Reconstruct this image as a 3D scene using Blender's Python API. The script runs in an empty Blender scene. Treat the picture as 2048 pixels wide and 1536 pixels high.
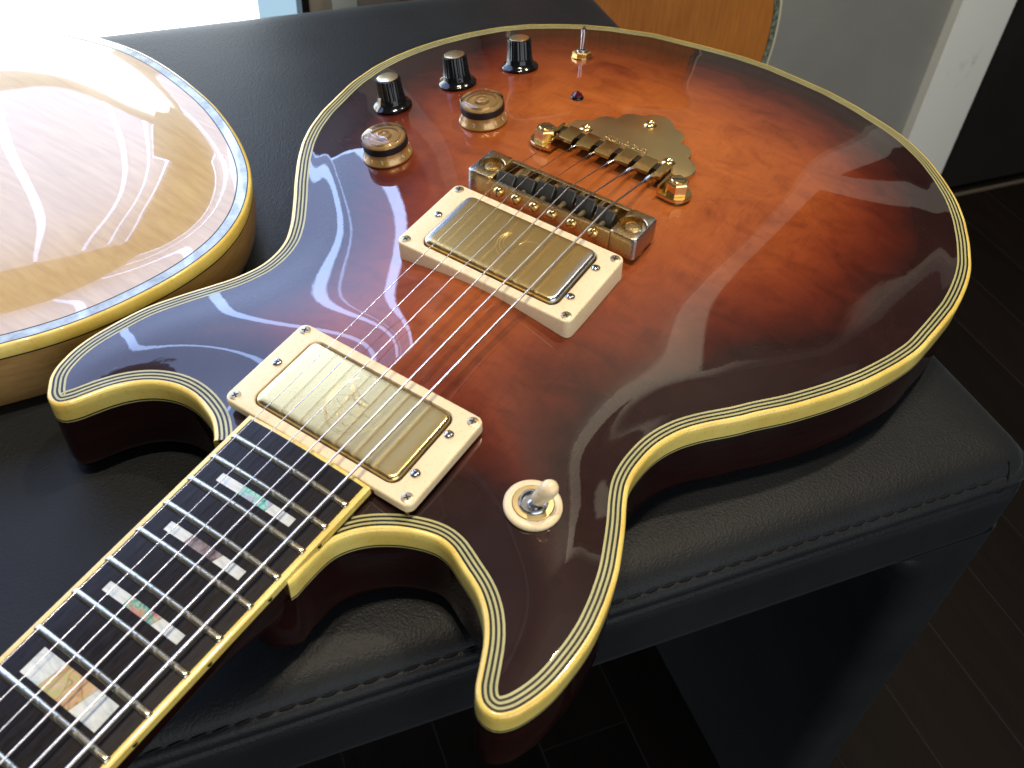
import bpy, bmesh, math, random
import numpy as np
from mathutils import Matrix, Vector, geometry

# ------------------------------------------------------------------ camera, world, light, exposure
S = 0.001                                   # the scene is laid out in millimetres, built in metres
scene = bpy.context.scene
CAM = (-142.381, -172.138, 278.374)
RIGHT = Vector((0.55456448, -0.83034358, 0.05466051))
DOWN = Vector((-0.57677702, -0.43090009, -0.69401252))
FWD = Vector((0.59982207, 0.35334777, -0.71788498))
cam_d = bpy.data.cameras.new('camera')
cam_d.sensor_fit = 'HORIZONTAL'
cam_d.sensor_width = 36.0
cam_d.lens = 1942.845 / 2048 * 36.0
cam_d.clip_start = 0.01
cam_d.clip_end = 50.0
cam_d.dof.use_dof = True
cam_d.dof.focus_distance = 0.43
cam_d.dof.aperture_fstop = 20.0
cam = bpy.data.objects.new('camera', cam_d)
scene.collection.objects.link(cam)
m3 = Matrix((RIGHT, -DOWN, -FWD)).transposed()
cam.matrix_world = Matrix.Translation(Vector(CAM) * S) @ m3.to_4x4()
scene.camera = cam

world = bpy.data.worlds.new('World')
scene.world = world
world.use_nodes = True
bgn = world.node_tree.nodes['Background']
bgn.inputs[0].default_value = (0.92, 0.95, 1.0, 1)
bgn.inputs[1].default_value = 0.09

scene.view_settings.view_transform = 'Standard'
scene.view_settings.look = 'None'
scene.view_settings.gamma = 1.0
scene.view_settings.exposure = 0.0
scene.view_settings.use_curve_mapping = False
scene.cycles.max_bounces = 10
scene.cycles.transmission_bounces = 8
scene.cycles.transparent_max_bounces = 12
scene.cycles.caustics_reflective = False
scene.cycles.caustics_refractive = False

# bench axes: U along the bench, V from its front edge towards the window wall
U = Vector((0.819, -0.574, 0)).normalized()
V = Vector((0.574, 0.819, 0)).normalized()
def uv(u, v, z=0.0):
    return U * u + V * v + Vector((0, 0, z))
BENCH_Z = -42.0
FLOOR_Z = -465.0
WALL_V = 585.0

def lamp(name, loc, target, size, power, color, shape='DISK', spread=None):
    d = bpy.data.lights.new(name, 'AREA')
    d.shape = shape
    d.size = size * S
    d.energy = power
    d.color = color
    if spread:
        d.spread = spread
    o = bpy.data.objects.new(name, d)
    scene.collection.objects.link(o)
    o.location = Vector(loc) * S
    o.rotation_euler = (Vector(target) - Vector(loc)).to_track_quat('-Z', 'Y').to_euler()
    return o
# two warm ceiling downlights, the third an added fill for wall and door frame
for k, (lu, lv, lp) in enumerate(((-170.0, 20.0, 3.8), (50.0, 0.0, 3.8), (800.0, 300.0, 8.0))):
    p = uv(lu, lv, 1750.0)
    lamp('ceiling_and_fill_lamp', p, (p.x, p.y, 0), 75.0, lp, (1.0, 0.84, 0.64), spread=math.radians(110))

# unseen soft fill lamp added behind the camera to lighten the bench front
fl_ = lamp('camera_side_fill', uv(250, -1250, 330), uv(150, 0, -60), 1300.0, 12.0, (0.92, 0.96, 1.0), 'SQUARE')

# ------------------------------------------------------------------ helpers
C = scene.collection
WM = {}
def mat(name):
    m = bpy.data.materials.new(name)
    m.use_nodes = True
    nt = m.node_tree
    return m, nt, nt.nodes['Principled BSDF']
def setp(b, **kw):
    names = dict(color='Base Color', rough='Roughness', metal='Metallic', coat='Coat Weight', coatr='Coat Roughness',
                 ior='IOR', trans='Transmission Weight', spec='Specular IOR Level', emit='Emission Color',
                 emits='Emission Strength', sheen='Sheen Weight', sub='Subsurface Weight', coati='Coat IOR', aniso='Anisotropic', tint='Specular Tint')
    for k, v in kw.items():
        if k in ('color', 'emit', 'tint') and len(v) == 3:
            v = (*v, 1)
        b.inputs[names[k]].default_value = v
def N(nt, typ, **kw):
    n = nt.nodes.new('ShaderNode' + typ)
    for k, v in kw.items():
        if k.startswith('i_'):
            n.inputs[k[2:].replace('_', ' ')].default_value = v
        else:
            setattr(n, k, v)
    return n
def coords(nt, scale=(1, 1, 1), rot=(0, 0, 0), kind='Object'):
    t = N(nt, 'TexCoord'); mp = N(nt, 'Mapping')
    mp.inputs['Scale'].default_value = scale
    mp.inputs['Rotation'].default_value = rot
    nt.links.new(t.outputs[kind], mp.inputs['Vector'])
    return mp.outputs['Vector']
def noise(nt, vec, scale, detail=3.0, rough=0.5, dist=0.0):
    n = N(nt, 'TexNoise'); n.inputs['Scale'].default_value = scale; n.inputs['Detail'].default_value = detail
    n.inputs['Roughness'].default_value = rough; n.inputs['Distortion'].default_value = dist
    nt.links.new(vec, n.inputs['Vector'])
    return n.outputs['Fac']
def ramp(nt, fac, stops, interp='LINEAR'):
    r = N(nt, 'ValToRGB'); cr = r.color_ramp; cr.interpolation = interp
    while len(cr.elements) < len(stops):
        cr.elements.new(0.5)
    for e, (p, c) in zip(cr.elements, stops):
        e.position = p
        e.color = (*c, 1) if len(c) == 3 else c
    nt.links.new(fac, r.inputs['Fac'])
    return r.outputs['Color']
def mathn(nt, op, a, b=None, clamp=False):
    n = N(nt, 'Math', operation=op); n.use_clamp = clamp
    for i, v in enumerate((a, b)):
        if v is None: continue
        if isinstance(v, (int, float)): n.inputs[i].default_value = v
        else: nt.links.new(v, n.inputs[i])
    return n.outputs[0]
def mix(nt, fac, a, b, blend='MIX'):
    n = N(nt, 'Mix', data_type='RGBA', blend_type=blend)
    for sck, v in ((n.inputs[0], fac), (n.inputs[6], a), (n.inputs[7], b)):
        if isinstance(v, (int, float)): sck.default_value = v
        elif isinstance(v, tuple): sck.default_value = (*v, 1) if len(v) == 3 else v
        else: nt.links.new(v, sck)
    return n.outputs[2]
def bump(nt, bsdf, h, strength, dist, coat=False):
    b = N(nt, 'Bump'); b.inputs['Strength'].default_value = strength; b.inputs['Distance'].default_value = dist
    nt.links.new(h, b.inputs['Height'])
    nt.links.new(b.outputs['Normal'], bsdf.inputs['Coat Normal' if coat else 'Normal'])
    return b
def link(nt, a, bsdf, name):
    nt.links.new(a, bsdf.inputs[name])

def ss(t):
    t = np.clip(t, 0, 1)
    return t * t * (3 - 2 * t)

def meshdata(name, verts, faces, sharp=35.0):
    me = bpy.data.meshes.new(name)
    me.from_pydata([tuple(v) for v in verts], [], faces)
    me.update()
    bm = bmesh.new(); bm.from_mesh(me)
    bmesh.ops.recalc_face_normals(bm, faces=bm.faces)
    bm.to_mesh(me); bm.free()
    me.polygons.foreach_set('use_smooth', [True] * len(me.polygons))
    if sharp is not None:
        me.set_sharp_from_angle(angle=math.radians(sharp))
    return me
def place(o, parent, M):
    C.objects.link(o)
    if parent is not None:
        o.parent = parent
        o.matrix_parent_inverse = WM[parent.name].inverted()
    o.matrix_basis = M if True else M
    WM[o.name] = M
def obj(name, verts, faces, material, parent=None, sharp=35.0, M=None):
    """one mesh object from millimetre vertices; M places local vertices, otherwise they are world vertices"""
    v = np.array([tuple(p) for p in verts], float)
    if M is None:
        c = (v.min(0) + v.max(0)) / 2
        v = v - c
        Mw = Matrix.Translation(Vector(c) * S)
    else:
        Mw = M.copy(); Mw.translation = Mw.translation * S
    me = meshdata(name, v * S, faces, sharp)
    me.materials.append(material)
    o = bpy.data.objects.new(name, me)
    place(o, parent, Mw)
    return o
def inst(name, me, M, parent=None):
    o = bpy.data.objects.new(name, me)
    Mw = M.copy(); Mw.translation = Mw.translation * S
    place(o, parent, Mw)
    return o
def localmesh(name, verts, faces, material, sharp=35.0):
    me = meshdata(name, np.array([tuple(p) for p in verts], float) * S, faces, sharp)
    me.materials.append(material)
    return me
def thing(name, loc, label, cat, group=None):
    o = bpy.data.objects.new(name, None)
    o.empty_display_size = 0.02
    place(o, None, Matrix.Translation(Vector(loc) * S))
    tag(o, label, cat, group)
    return o
def tag(o, label, cat, group=None):
    o['label'] = label; o['category'] = cat
    if group: o['group'] = group
def structure(o):
    o['kind'] = 'structure'
    return o

def loft(loops, closed=True, cap0=True, cap1=True, v0=0):
    """quads between loops of equal length"""
    verts, faces = [], []
    n = len(loops[0])
    for l in loops: verts += [tuple(p) for p in l]
    for k in range(len(loops) - 1):
        for i in range(n if closed else n - 1):
            j = (i + 1) % n
            faces.append((v0 + k*n + i, v0 + k*n + j, v0 + (k+1)*n + j, v0 + (k+1)*n + i))
    if closed and cap0: faces.append(tuple(v0 + i for i in range(n))[::-1])
    if closed and cap1: faces.append(tuple(v0 + (len(loops)-1)*n + i for i in range(n)))
    return verts, faces
class MB:
    def __init__(self): self.v, self.f = [], []
    def add(self, vf):
        v, f = vf; o = len(self.v)
        self.v += [tuple(p) for p in v]; self.f += [tuple(i + o for i in q) for q in f]
        return self
def lathe(prof, n=48):
    """profile of (r, z) revolved about z"""
    loops = []
    for r, z in prof:
        loops.append([(max(r, 1e-4)*math.cos(2*math.pi*i/n), max(r, 1e-4)*math.sin(2*math.pi*i/n), z) for i in range(n)])
    return loft(loops)
def rrect(w, h, r, k=6, cx=0, cy=0):
    pts = []
    for sx, sy, a0 in ((1, 1, 0), (-1, 1, 90), (-1, -1, 180), (1, -1, 270)):
        for i in range(k + 1):
            a = math.radians(a0 + 90*i/k)
            pts.append((cx + sx*(w/2 - r) + r*math.cos(a), cy + sy*(h/2 - r) + r*math.sin(a)))
    return pts
def rbox(w, h, z0, z1, r=2.0, b=0.6, cx=0, cy=0, k=5, bottom=True):
    """box with rounded vertical edges and a bevelled top"""
    L = []
    if bottom: L.append([(x, y, z0) for x, y in rrect(w, h, r, k, cx, cy)])
    for a in (0, 30, 60, 90):
        ca, sa = math.cos(math.radians(a)), math.sin(math.radians(a))
        ins = b*(1 - ca)
        L.append([(x, y, z1 - b + b*sa) for x, y in rrect(w - 2*ins, h - 2*ins, max(r - ins, 0.05), k, cx, cy)])
    return loft(L)
def tube(path, r, n=8, cap=True):
    path = [Vector(p) for p in path]
    loops = []
    up = Vector((0, 0, 1))
    for i, p in enumerate(path):
        t = (path[min(i+1, len(path)-1)] - path[max(i-1, 0)]).normalized()
        a = t.cross(up)
        if a.length < 1e-3: a = t.cross(Vector((1, 0, 0)))
        a.normalize(); b = a.cross(t).normalized()
        rr = r[i] if isinstance(r, (list, tuple)) else r
        loops.append([p + a*rr*math.cos(2*math.pi*k/n) + b*rr*math.sin(2*math.pi*k/n) for k in range(n)])
    return loft(loops, cap0=cap, cap1=cap)
def xform(vf, M):
    return [tuple(M @ Vector(p)) for p in vf[0]], vf[1]
def box(x0, x1, y0, y1, z0, z1):
    v = [(x, y, z) for z in (z0, z1) for x, y in ((x0, y0), (x1, y0), (x1, y1), (x0, y1))]
    return v, [(3,2,1,0), (4,5,6,7), (0,1,5,4), (1,2,6,5), (2,3,7,6), (3,0,4,7)]
def frame(origin, normal, xdir=(1, 0, 0)):
    z = Vector(normal).normalized(); x = Vector(xdir); x = (x - z*x.dot(z)).normalized(); y = z.cross(x)
    M = Matrix((x, y, z)).transposed().to_4x4(); M.translation = Vector(origin)
    return M
UVM = Matrix((U, V, Vector((0, 0, 1)))).transposed().to_4x4()

# body outline (inner edge of the binding), mm
OUT = [
    (-0.7,33.9), (2.8,37.5), (5.9,41.4), (8.5,45.7), (10.4,50.3), (11.9,55.1), (12.8,60.1), (12.9,65.1), (12.1,70.0),
    (10.4,74.7), (7.9,79.1), (4.7,82.9), (0.9,86.2), (-3.3,88.9), (-7.8,91.1), (-12.5,93.0), (-17.1,94.9), (-20.9,98.0),
    (-20.1,102.6), (-16.9,106.4), (-13.3,109.9), (-8.9,112.4), (-4.2,113.9), (0.7,115.0), (5.7,115.5), (10.7,115.5), (15.7,115.1),
    (20.7,114.5), (25.7,113.8), (30.6,113.0), (35.5,111.8), (40.3,110.2), (44.9,108.3), (49.5,106.4), (54.1,104.3), (58.6,102.2),
    (63.2,100.1), (67.8,98.0), (72.5,96.3), (77.3,95.0), (82.2,94.0), (87.2,93.7), (92.2,94.1), (97.2,95.0), (102.0,96.5),
    (106.6,98.5), (110.9,101.1), (115.0,103.8), (119.1,106.8), (123.0,109.9), (126.9,113.1), (130.8,116.3), (134.6,119.5), (138.4,122.8),
    (142.2,126.0), (146.2,129.2), (150.1,132.3), (154.0,135.4), (158.0,138.4), (162.1,141.3), (166.3,144.1), (170.5,146.8), (174.9,149.2),
    (179.4,151.5), (183.9,153.6), (188.6,155.4), (193.3,157.1), (198.1,158.8), (202.9,160.1), (207.8,161.3), (212.7,162.4), (217.6,163.6),
    (222.4,164.7), (227.3,165.8), (232.3,166.7), (237.2,167.3), (242.2,167.6), (247.2,168.0), (252.3,168.3), (257.3,168.2), (262.3,167.8),
    (267.3,167.4), (272.3,166.8), (277.2,165.9), (282.1,165.0), (287.0,163.9), (291.8,162.6), (296.6,161.1), (301.4,159.6), (306.1,157.8),
    (310.7,155.8), (315.4,153.9), (320.0,151.9), (324.4,149.7), (328.8,147.2), (333.2,144.8), (337.6,142.3), (341.7,139.5), (345.7,136.4),
    (349.6,133.3), (353.5,130.1), (357.0,126.5), (360.3,122.7), (363.7,119.0), (366.9,115.2), (370.0,111.2), (373.0,107.2), (376.0,103.2),
    (378.7,99.0), (381.2,94.6), (383.7,90.3), (386.0,85.8), (387.7,81.1), (389.5,76.4), (391.5,71.8), (393.5,67.2), (395.3,62.5),
    (396.4,57.7), (397.2,52.7), (398.1,47.8), (398.9,42.8), (399.8,37.9), (400.7,32.9), (401.5,28.0), (402.3,23.0), (402.9,18.0),
    (403.5,13.1), (404.1,8.1), (404.3,3.1), (404.3,-1.9), (404.3,-7.0), (404.2,-12.0), (403.7,-17.0), (402.9,-21.9), (402.2,-26.9),
    (401.5,-31.9), (400.7,-36.8), (399.8,-41.7), (399.0,-46.7), (398.0,-51.6), (396.6,-56.4), (395.1,-61.2), (393.6,-66.0), (392.0,-70.8),
    (390.1,-75.4), (388.1,-80.0), (386.1,-84.6), (384.1,-89.2), (382.0,-93.8), (379.7,-98.2), (377.2,-102.6), (374.4,-106.7), (371.4,-110.7),
    (368.2,-114.6), (365.0,-118.5), (361.6,-122.2), (358.0,-125.6), (354.2,-128.9), (350.4,-132.3), (346.5,-135.4), (342.5,-138.4), (338.5,-141.4),
    (334.3,-144.2), (330.0,-146.7), (325.6,-149.1), (321.1,-151.4), (316.6,-153.5), (311.9,-155.4), (307.3,-157.3), (302.6,-159.1), (297.9,-160.7),
    (293.1,-162.2), (288.3,-163.7), (283.4,-165.0), (278.5,-165.9), (273.5,-166.6), (268.5,-167.1), (263.5,-167.4), (258.5,-167.6), (253.5,-167.6),
    (248.5,-167.5), (243.5,-167.0), (238.5,-166.5), (233.5,-165.9), (228.5,-165.3), (223.6,-164.6), (218.6,-164.0), (213.6,-163.2), (208.8,-162.1),
    (204.0,-160.6), (199.2,-159.0), (194.5,-157.2), (189.9,-155.3), (185.3,-153.3), (180.7,-151.2), (176.3,-148.9), (171.9,-146.5), (167.5,-144.0),
    (163.2,-141.4), (159.0,-138.7), (154.8,-135.9), (150.7,-133.1), (146.6,-130.1), (142.7,-127.0), (138.8,-123.8), (134.9,-120.7), (130.8,-117.8),
    (126.9,-114.7), (123.0,-111.4), (119.2,-108.2), (115.2,-105.2), (111.0,-102.4), (106.6,-100.1), (101.9,-98.2), (97.1,-96.8), (92.2,-95.9),
    (87.2,-95.5), (82.2,-95.4), (77.2,-95.8), (72.3,-96.8), (67.6,-98.6), (63.0,-100.7), (58.5,-103.0), (54.0,-105.1), (49.4,-107.1),
    (44.8,-109.0), (40.1,-110.9), (35.3,-112.5), (30.5,-113.8), (25.6,-115.0), (20.7,-115.9), (15.7,-116.7), (10.7,-117.1), (5.7,-117.2),
    (0.7,-117.0), (-4.3,-116.7), (-9.3,-116.1), (-14.2,-115.0), (-18.9,-113.4), (-23.4,-111.2), (-26.8,-107.6), (-26.5,-102.8), (-23.0,-99.3),
    (-18.5,-97.1), (-13.9,-95.0), (-9.4,-92.8), (-5.2,-90.2), (-1.2,-87.1), (2.3,-83.5), (5.3,-79.5), (7.7,-75.1), (9.8,-70.5),
    (12.0,-66.0), (13.9,-61.4), (14.5,-56.4), (13.5,-51.6), (11.5,-46.9), (9.0,-42.6), (5.9,-38.7), (2.4,-35.1), (-1.6,-32.0),
    (-5.9,-29.5), (-10.6,-27.7), (-15.6,-27.1), (-20.6,-27.1), (-25.6,-27.2), (-30.6,-27.2),
]

# ------------------------------------------------------------------ materials
def simple(name, color, rough=0.5, metal=0.0, coat=0.0, coatr=0.03, spec=0.5, var=0.0, vscale=60.0, bumpd=0.0, bscale=400.0):
    m, nt, b = mat(name)
    setp(b, color=color, rough=rough, metal=metal, coat=coat, coatr=coatr, spec=spec)
    if var or bumpd:
        vec = coords(nt)
    if var:
        f = noise(nt, vec, vscale, 5, 0.6)
        lo = tuple(c*(1-var) for c in color); hi = tuple(min(1, c*(1+var)) for c in color)
        link(nt, ramp(nt, f, [(0.3, lo), (0.7, hi)]), b, 'Base Color')
    if bumpd:
        bump(nt, b, noise(nt, vec, bscale, 3, 0.6), 0.5, bumpd*S)
    return m

# sunburst maple under thick gloss lacquer; 'edge' is the distance from the rim in mm
m, nt, b = mat('sunburst_lacquer'); M_BURST = m
at = N(nt, 'Attribute', attribute_name='edge')
vec = coords(nt)
big = noise(nt, vec, 14.0, 3, 0.5)
wob = mathn(nt, 'MULTIPLY', mathn(nt, 'SUBTRACT', big, 0.5), 34.0)
figv = coords(nt, scale=(1.0, 0.6, 1.0), rot=(0, 0, 0.5))
fig = noise(nt, figv, 75.0, 4, 0.62, 0.8)
wob2 = mathn(nt, 'MULTIPLY', mathn(nt, 'SUBTRACT', fig, 0.5), 11.0)
dist = mathn(nt, 'ADD', mathn(nt, 'ADD', at.outputs['Fac'], wob), wob2)
t = mathn(nt, 'DIVIDE', dist, 130.0, True)
col = ramp(nt, t, [(0.0, (0.014, 0.0035, 0.0035)), (0.19, (0.019, 0.0045, 0.004)), (0.31, (0.075, 0.0105, 0.004)),
                   (0.44, (0.165, 0.028, 0.007)), (0.66, (0.285, 0.064, 0.0125)), (0.97, (0.375, 0.100, 0.019))])
# flame / mottle of the maple and fine dark pores along the grain
mott = ramp(nt, fig, [(0.28, (0.72, 0.65, 0.60)), (0.5, (0.96, 0.95, 0.95)), (0.72, (1.10, 1.12, 1.12))])
col = mix(nt, 1.0, col, mott, 'MULTIPLY')
gv = coords(nt, scale=(0.09, 1.0, 1.0), rot=(0, 0, 0.12))
grain = noise(nt, gv, 1300.0, 3, 0.6, 0.4)
col = mix(nt, 1.0, col, ramp(nt, grain, [(0.30, (0.84, 0.80, 0.77)), (0.46, (1, 1, 1))]), 'MULTIPLY')
smg = noise(nt, coords(nt, scale=(0.45, 1.0, 1.0), rot=(0, 0, -0.5)), 26.0, 5, 0.62, 0.6)
col = mix(nt, 1.0, col, ramp(nt, smg, [(0.30, (0.74, 0.65, 0.60)), (0.46, (1, 1, 1))]), 'MULTIPLY')
link(nt, col, b, 'Base Color')
setp(b, rough=0.42, spec=0.08, coat=1.0, coatr=0.012, coati=1.52)
peel = noise(nt, vec, 260.0, 2, 0.5)
peelx = noise(nt, coords(nt, scale=(0.12, 1.0, 1.0)), 420.0, 2, 0.5)
bump(nt, b, mathn(nt, 'ADD', peel, mathn(nt, 'MULTIPLY', peelx, 0.5)), 0.5, 0.007*S, coat=True)

M_SIDE = None
m, nt, b = mat('dark_red_lacquer'); M_SIDE = m
gv = coords(nt, scale=(0.08, 0.08, 1.0))
link(nt, ramp(nt, noise(nt, gv, 500.0, 4, 0.6), [(0.3, (0.007, 0.0012, 0.001)), (0.7, (0.017, 0.0024, 0.0016))]), b, 'Base Color')
setp(b, rough=0.45, spec=0.08, coat=0.8, coatr=0.03)

def aged_plastic(name, base, dark, rough, coat):
    m, nt, b = mat(name)
    vec = coords(nt)
    f = noise(nt, vec, 45.0, 4, 0.6)
    c = ramp(nt, f, [(0.3, dark), (0.62, base)])
    sp = noise(nt, vec, 700.0, 2, 0.6)
    c = mix(nt, 1.0, c, ramp(nt, sp, [(0.25, (0.82, 0.78, 0.7)), (0.42, (1, 1, 1))]), 'MULTIPLY')
    link(nt, c, b, 'Base Color')
    setp(b, rough=rough, coat=coat, coatr=0.06, sub=0.0)
    bump(nt, b, noise(nt, vec, 350.0, 2), 0.3, 0.02*S)
    return m
M_BIND = aged_plastic('aged_cream_binding', (0.80, 0.64, 0.17), (0.70, 0.48, 0.09), 0.3, 0.5)
M_PURF = aged_plastic('purfling_cream', (0.44, 0.41, 0.17), (0.34, 0.32, 0.13), 0.42, 0.2)
M_RING = aged_plastic('cream_plastic', (0.82, 0.67, 0.42), (0.78, 0.62, 0.37), 0.38, 0.1)
M_BLACKLINE = simple('purfling_black', (0.005, 0.007, 0.004), 0.45, coat=0.1, spec=0.3)
M_EBONY = None
m, nt, b = mat('ebony'); M_EBONY = m
gv = coords(nt, scale=(0.06, 1, 1), rot=(0, 0, 0))
link(nt, ramp(nt, noise(nt, gv, 1400.0, 4, 0.7), [(0.35, (0.006, 0.005, 0.006)), (0.7, (0.020, 0.017, 0.017))]), b, 'Base Color')
setp(b, rough=0.30, spec=0.2)
bump(nt, b, noise(nt, gv, 1600.0, 3), 0.25, 0.02*S)
M_RINGSCREW = simple('aged_screw', (0.46, 0.38, 0.24), 0.34, 1.0, var=0.15, vscale=300)
M_FRET = simple('fret_nickel', (0.56, 0.52, 0.40), 0.24, 1.0, var=0.03, vscale=100.0)
M_STRING = simple('string_steel', (0.66, 0.64, 0.62), 0.25, 1.0)
m, nt, b = mat('wound_string'); M_WOUND = m
setp(b, color=(0.62, 0.60, 0.60), rough=0.3, metal=1.0)
w = N(nt, 'TexWave', wave_type='BANDS', bands_direction='X'); w.inputs['Scale'].default_value = 620.0
nt.links.new(coords(nt), w.inputs['Vector'])
bump(nt, b, w.outputs['Fac'], 0.06, 0.03*S)

def metal_worn(name, base, worn, rough, wscale, lo, hi, smudge=0.25, xy=None):
    m, nt, b = mat(name)
    vec = coords(nt)
    f = noise(nt, vec, wscale, 4, 0.6, 0.6)
    if xy:                                        # worn plating towards the ends of the part
        sep = N(nt, 'SeparateXYZ'); nt.links.new(vec, sep.inputs[0])
        ax = mathn(nt, 'MULTIPLY', mathn(nt, 'ABSOLUTE', sep.outputs[0]), xy[0]/S)
        ay = mathn(nt, 'MULTIPLY', mathn(nt, 'ABSOLUTE', sep.outputs[1]), xy[1]/S)
        e = mathn(nt, 'POWER', mathn(nt, 'MAXIMUM', ax, ay), 9.0)
        f = mathn(nt, 'ADD', mathn(nt, 'MULTIPLY', f, 0.6), mathn(nt, 'MULTIPLY', e, xy[2]))
    c = ramp(nt, f, [(lo, base), (hi, worn)])
    link(nt, c, b, 'Base Color')
    r = noise(nt, vec, 180.0, 4, 0.65)
    rr = N(nt, 'MapRange'); nt.links.new(r, rr.inputs[0])
    rr.inputs[1].default_value = 0.3; rr.inputs[2].default_value = 0.7
    rr.inputs[3].default_value = rough*(1-smudge); rr.inputs[4].default_value = rough*(1+smudge*1.5)
    link(nt, rr.outputs[0], b, 'Roughness')
    setp(b, metal=1.0)
    bump(nt, b, noise(nt, vec, 60.0, 1, 0.5), 0.06, 0.02*S)
    return m
GOLD = (0.80, 0.56, 0.22); NICKEL = (0.46, 0.49, 0.54)
M_GOLD = metal_worn('gold_plate', GOLD, (0.74, 0.58, 0.34), 0.18, 90.0, 0.45, 0.75)
M_GOLDDULL = simple('satin_gold_plate', (0.80, 0.62, 0.31), 0.30, 1.0, var=0.06, vscale=40)
M_BRIDGE = metal_worn('bridge_gold', (0.60, 0.43, 0.21), (0.45, 0.46, 0.47), 0.26, 40.0, 0.56, 0.90, 0.12, xy=(1/40.0, 1/42.0, 0.46))
M_PUCOVER_N = metal_worn('pickup_gold_neck', (0.68, 0.52, 0.23), (0.48, 0.50, 0.50), 0.25, 45.0, 0.50, 0.90, 0.02, xy=(1/18.2, 1/34.0, 0.36))
M_PUCOVER_B = metal_worn('pickup_gold_bridge', (0.74, 0.52, 0.20), NICKEL, 0.26, 40.0, 0.54, 0.74, 0.02, xy=(1/19.5, 1/32.0, 0.50))
M_BLUENICKEL = simple('worn_nickel', (0.50, 0.54, 0.60), 0.22, 1.0, var=0.15)
M_STEEL = simple('steel', (0.60, 0.60, 0.60), 0.2, 1.0, var=0.1)
M_ENGRAVE = simple('engraved_line', (0.55, 0.40, 0.15), 0.3, 1.0)
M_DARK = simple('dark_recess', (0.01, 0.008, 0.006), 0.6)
M_SADDLE = simple('black_saddle', (0.040, 0.039, 0.033), 0.34, coat=0.2, var=0.3)
M_KNOBBLACK = simple('black_knob_plastic', (0.004, 0.004, 0.005), 0.13, spec=0.45)
M_POINTER = simple('pointer_paint', (0.75, 0.70, 0.55), 0.4)
m, nt, b = mat('spun_gold_cap'); M_CAP = m
setp(b, color=(0.86, 0.68, 0.38), rough=0.28, metal=1.0)
w = N(nt, 'TexWave', wave_type='RINGS', rings_direction='Z'); w.inputs['Scale'].default_value = 1100.0
nt.links.new(coords(nt), w.inputs['Vector']); bump(nt, b, w.outputs['Fac'], 0.35, 0.02*S)
M_KGOLD = simple('knob_gold_paint', (0.50, 0.29, 0.085), 0.34, 0.55, coat=1.0, coatr=0.03, var=0.12, vscale=500)
M_KGOLDIN = simple('knob_gold_inside', (0.56, 0.40, 0.19), 0.30, 0.6, coat=0.3, var=0.02, vscale=400)
M_BAND = simple('black_rubber_band', (0.008, 0.008, 0.010), 0.45, bumpd=0.03, bscale=1500)
M_CLEAR = bpy.data.materials.new('clear_acrylic'); M_CLEAR.use_nodes = True; nt = M_CLEAR.node_tree
nt.nodes.remove(nt.nodes['Principled BSDF'])
tr = N(nt, 'BsdfTransparent'); tr.inputs[0].default_value = (0.96, 0.93, 0.88, 1)
gl = N(nt, 'BsdfGlossy'); gl.inputs['Roughness'].default_value = 0.04
fr = N(nt, 'Fresnel'); fr.inputs['IOR'].default_value = 1.5
mx = N(nt, 'MixShader'); nt.links.new(fr.outputs[0], mx.inputs[0]); nt.links.new(tr.outputs[0], mx.inputs[1]); nt.links.new(gl.outputs[0], mx.inputs[2])
nt.links.new(mx.outputs[0], nt.nodes['Material Output'].inputs[0])
M_NUMERAL = simple('numeral_paint', (0.72, 0.66, 0.52), 0.4)
m, nt, b = mat('red_jewel'); M_JEWEL = m
setp(b, color=(0.10, 0.004, 0.01), rough=0.05, trans=0.35, ior=1.5, coat=1.0)
# shell
m, nt, b = mat('mother_of_pearl'); M_PEARL = m
pv = coords(nt, scale=(1, 0.35, 1), rot=(0, 0, 0.3))
link(nt, ramp(nt, noise(nt, pv, 260.0, 3, 0.5, 1.2), [(0.3, (0.42, 0.48, 0.50)), (0.5, (0.60, 0.64, 0.62)), (0.7, (0.74, 0.76, 0.70))]), b, 'Base Color')
setp(b, rough=0.25, coat=0.6, coatr=0.05)
def abalone(name, stops, scale, dist):
    m, nt, b = mat(name)
    vec = coords(nt)
    d = N(nt, 'TexNoise'); d.inputs['Scale'].default_value = scale*0.7; nt.links.new(vec, d.inputs['Vector'])
    sc = N(nt, 'VectorMath', operation='SCALE'); sc.inputs['Scale'].default_value = dist
    nt.links.new(d.outputs['Color'], sc.inputs[0])
    ad = N(nt, 'VectorMath', operation='ADD'); nt.links.new(vec, ad.inputs[0]); nt.links.new(sc.outputs[0], ad.inputs[1])
    f = noise(nt, ad.outputs[0], scale, 3, 0.55, 1.5)
    c = ramp(nt, f, stops)
    vo = N(nt, 'TexVoronoi', feature='DISTANCE_TO_EDGE'); vo.inputs['Scale'].default_value = scale*0.75
    nt.links.new(ad.outputs[0], vo.inputs['Vector'])
    c = mix(nt, 1.0, c, ramp(nt, vo.outputs['Distance'], [(0.0, (0.5, 0.42, 0.38)), (0.02, (1, 1, 1))]), 'MULTIPLY')
    link(nt, c, b, 'Base Color'); setp(b, rough=0.25, coat=0.7, coatr=0.05)
    return m
M_ABALONE_G = abalone('abalone_green', [(0.3, (0.10, 0.24, 0.24)), (0.42, (0.16, 0.46, 0.40)), (0.5, (0.30, 0.66, 0.55)), (0.6, (0.34, 0.42, 0.52)), (0.72, (0.36, 0.22, 0.36))], 170.0, 0.010)
M_ABALONE_D = abalone('abalone_dark', [(0.3, (0.06, 0.04, 0.05)), (0.5, (0.16, 0.12, 0.12)), (0.7, (0.26, 0.22, 0.24))], 150.0, 0.010)
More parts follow.
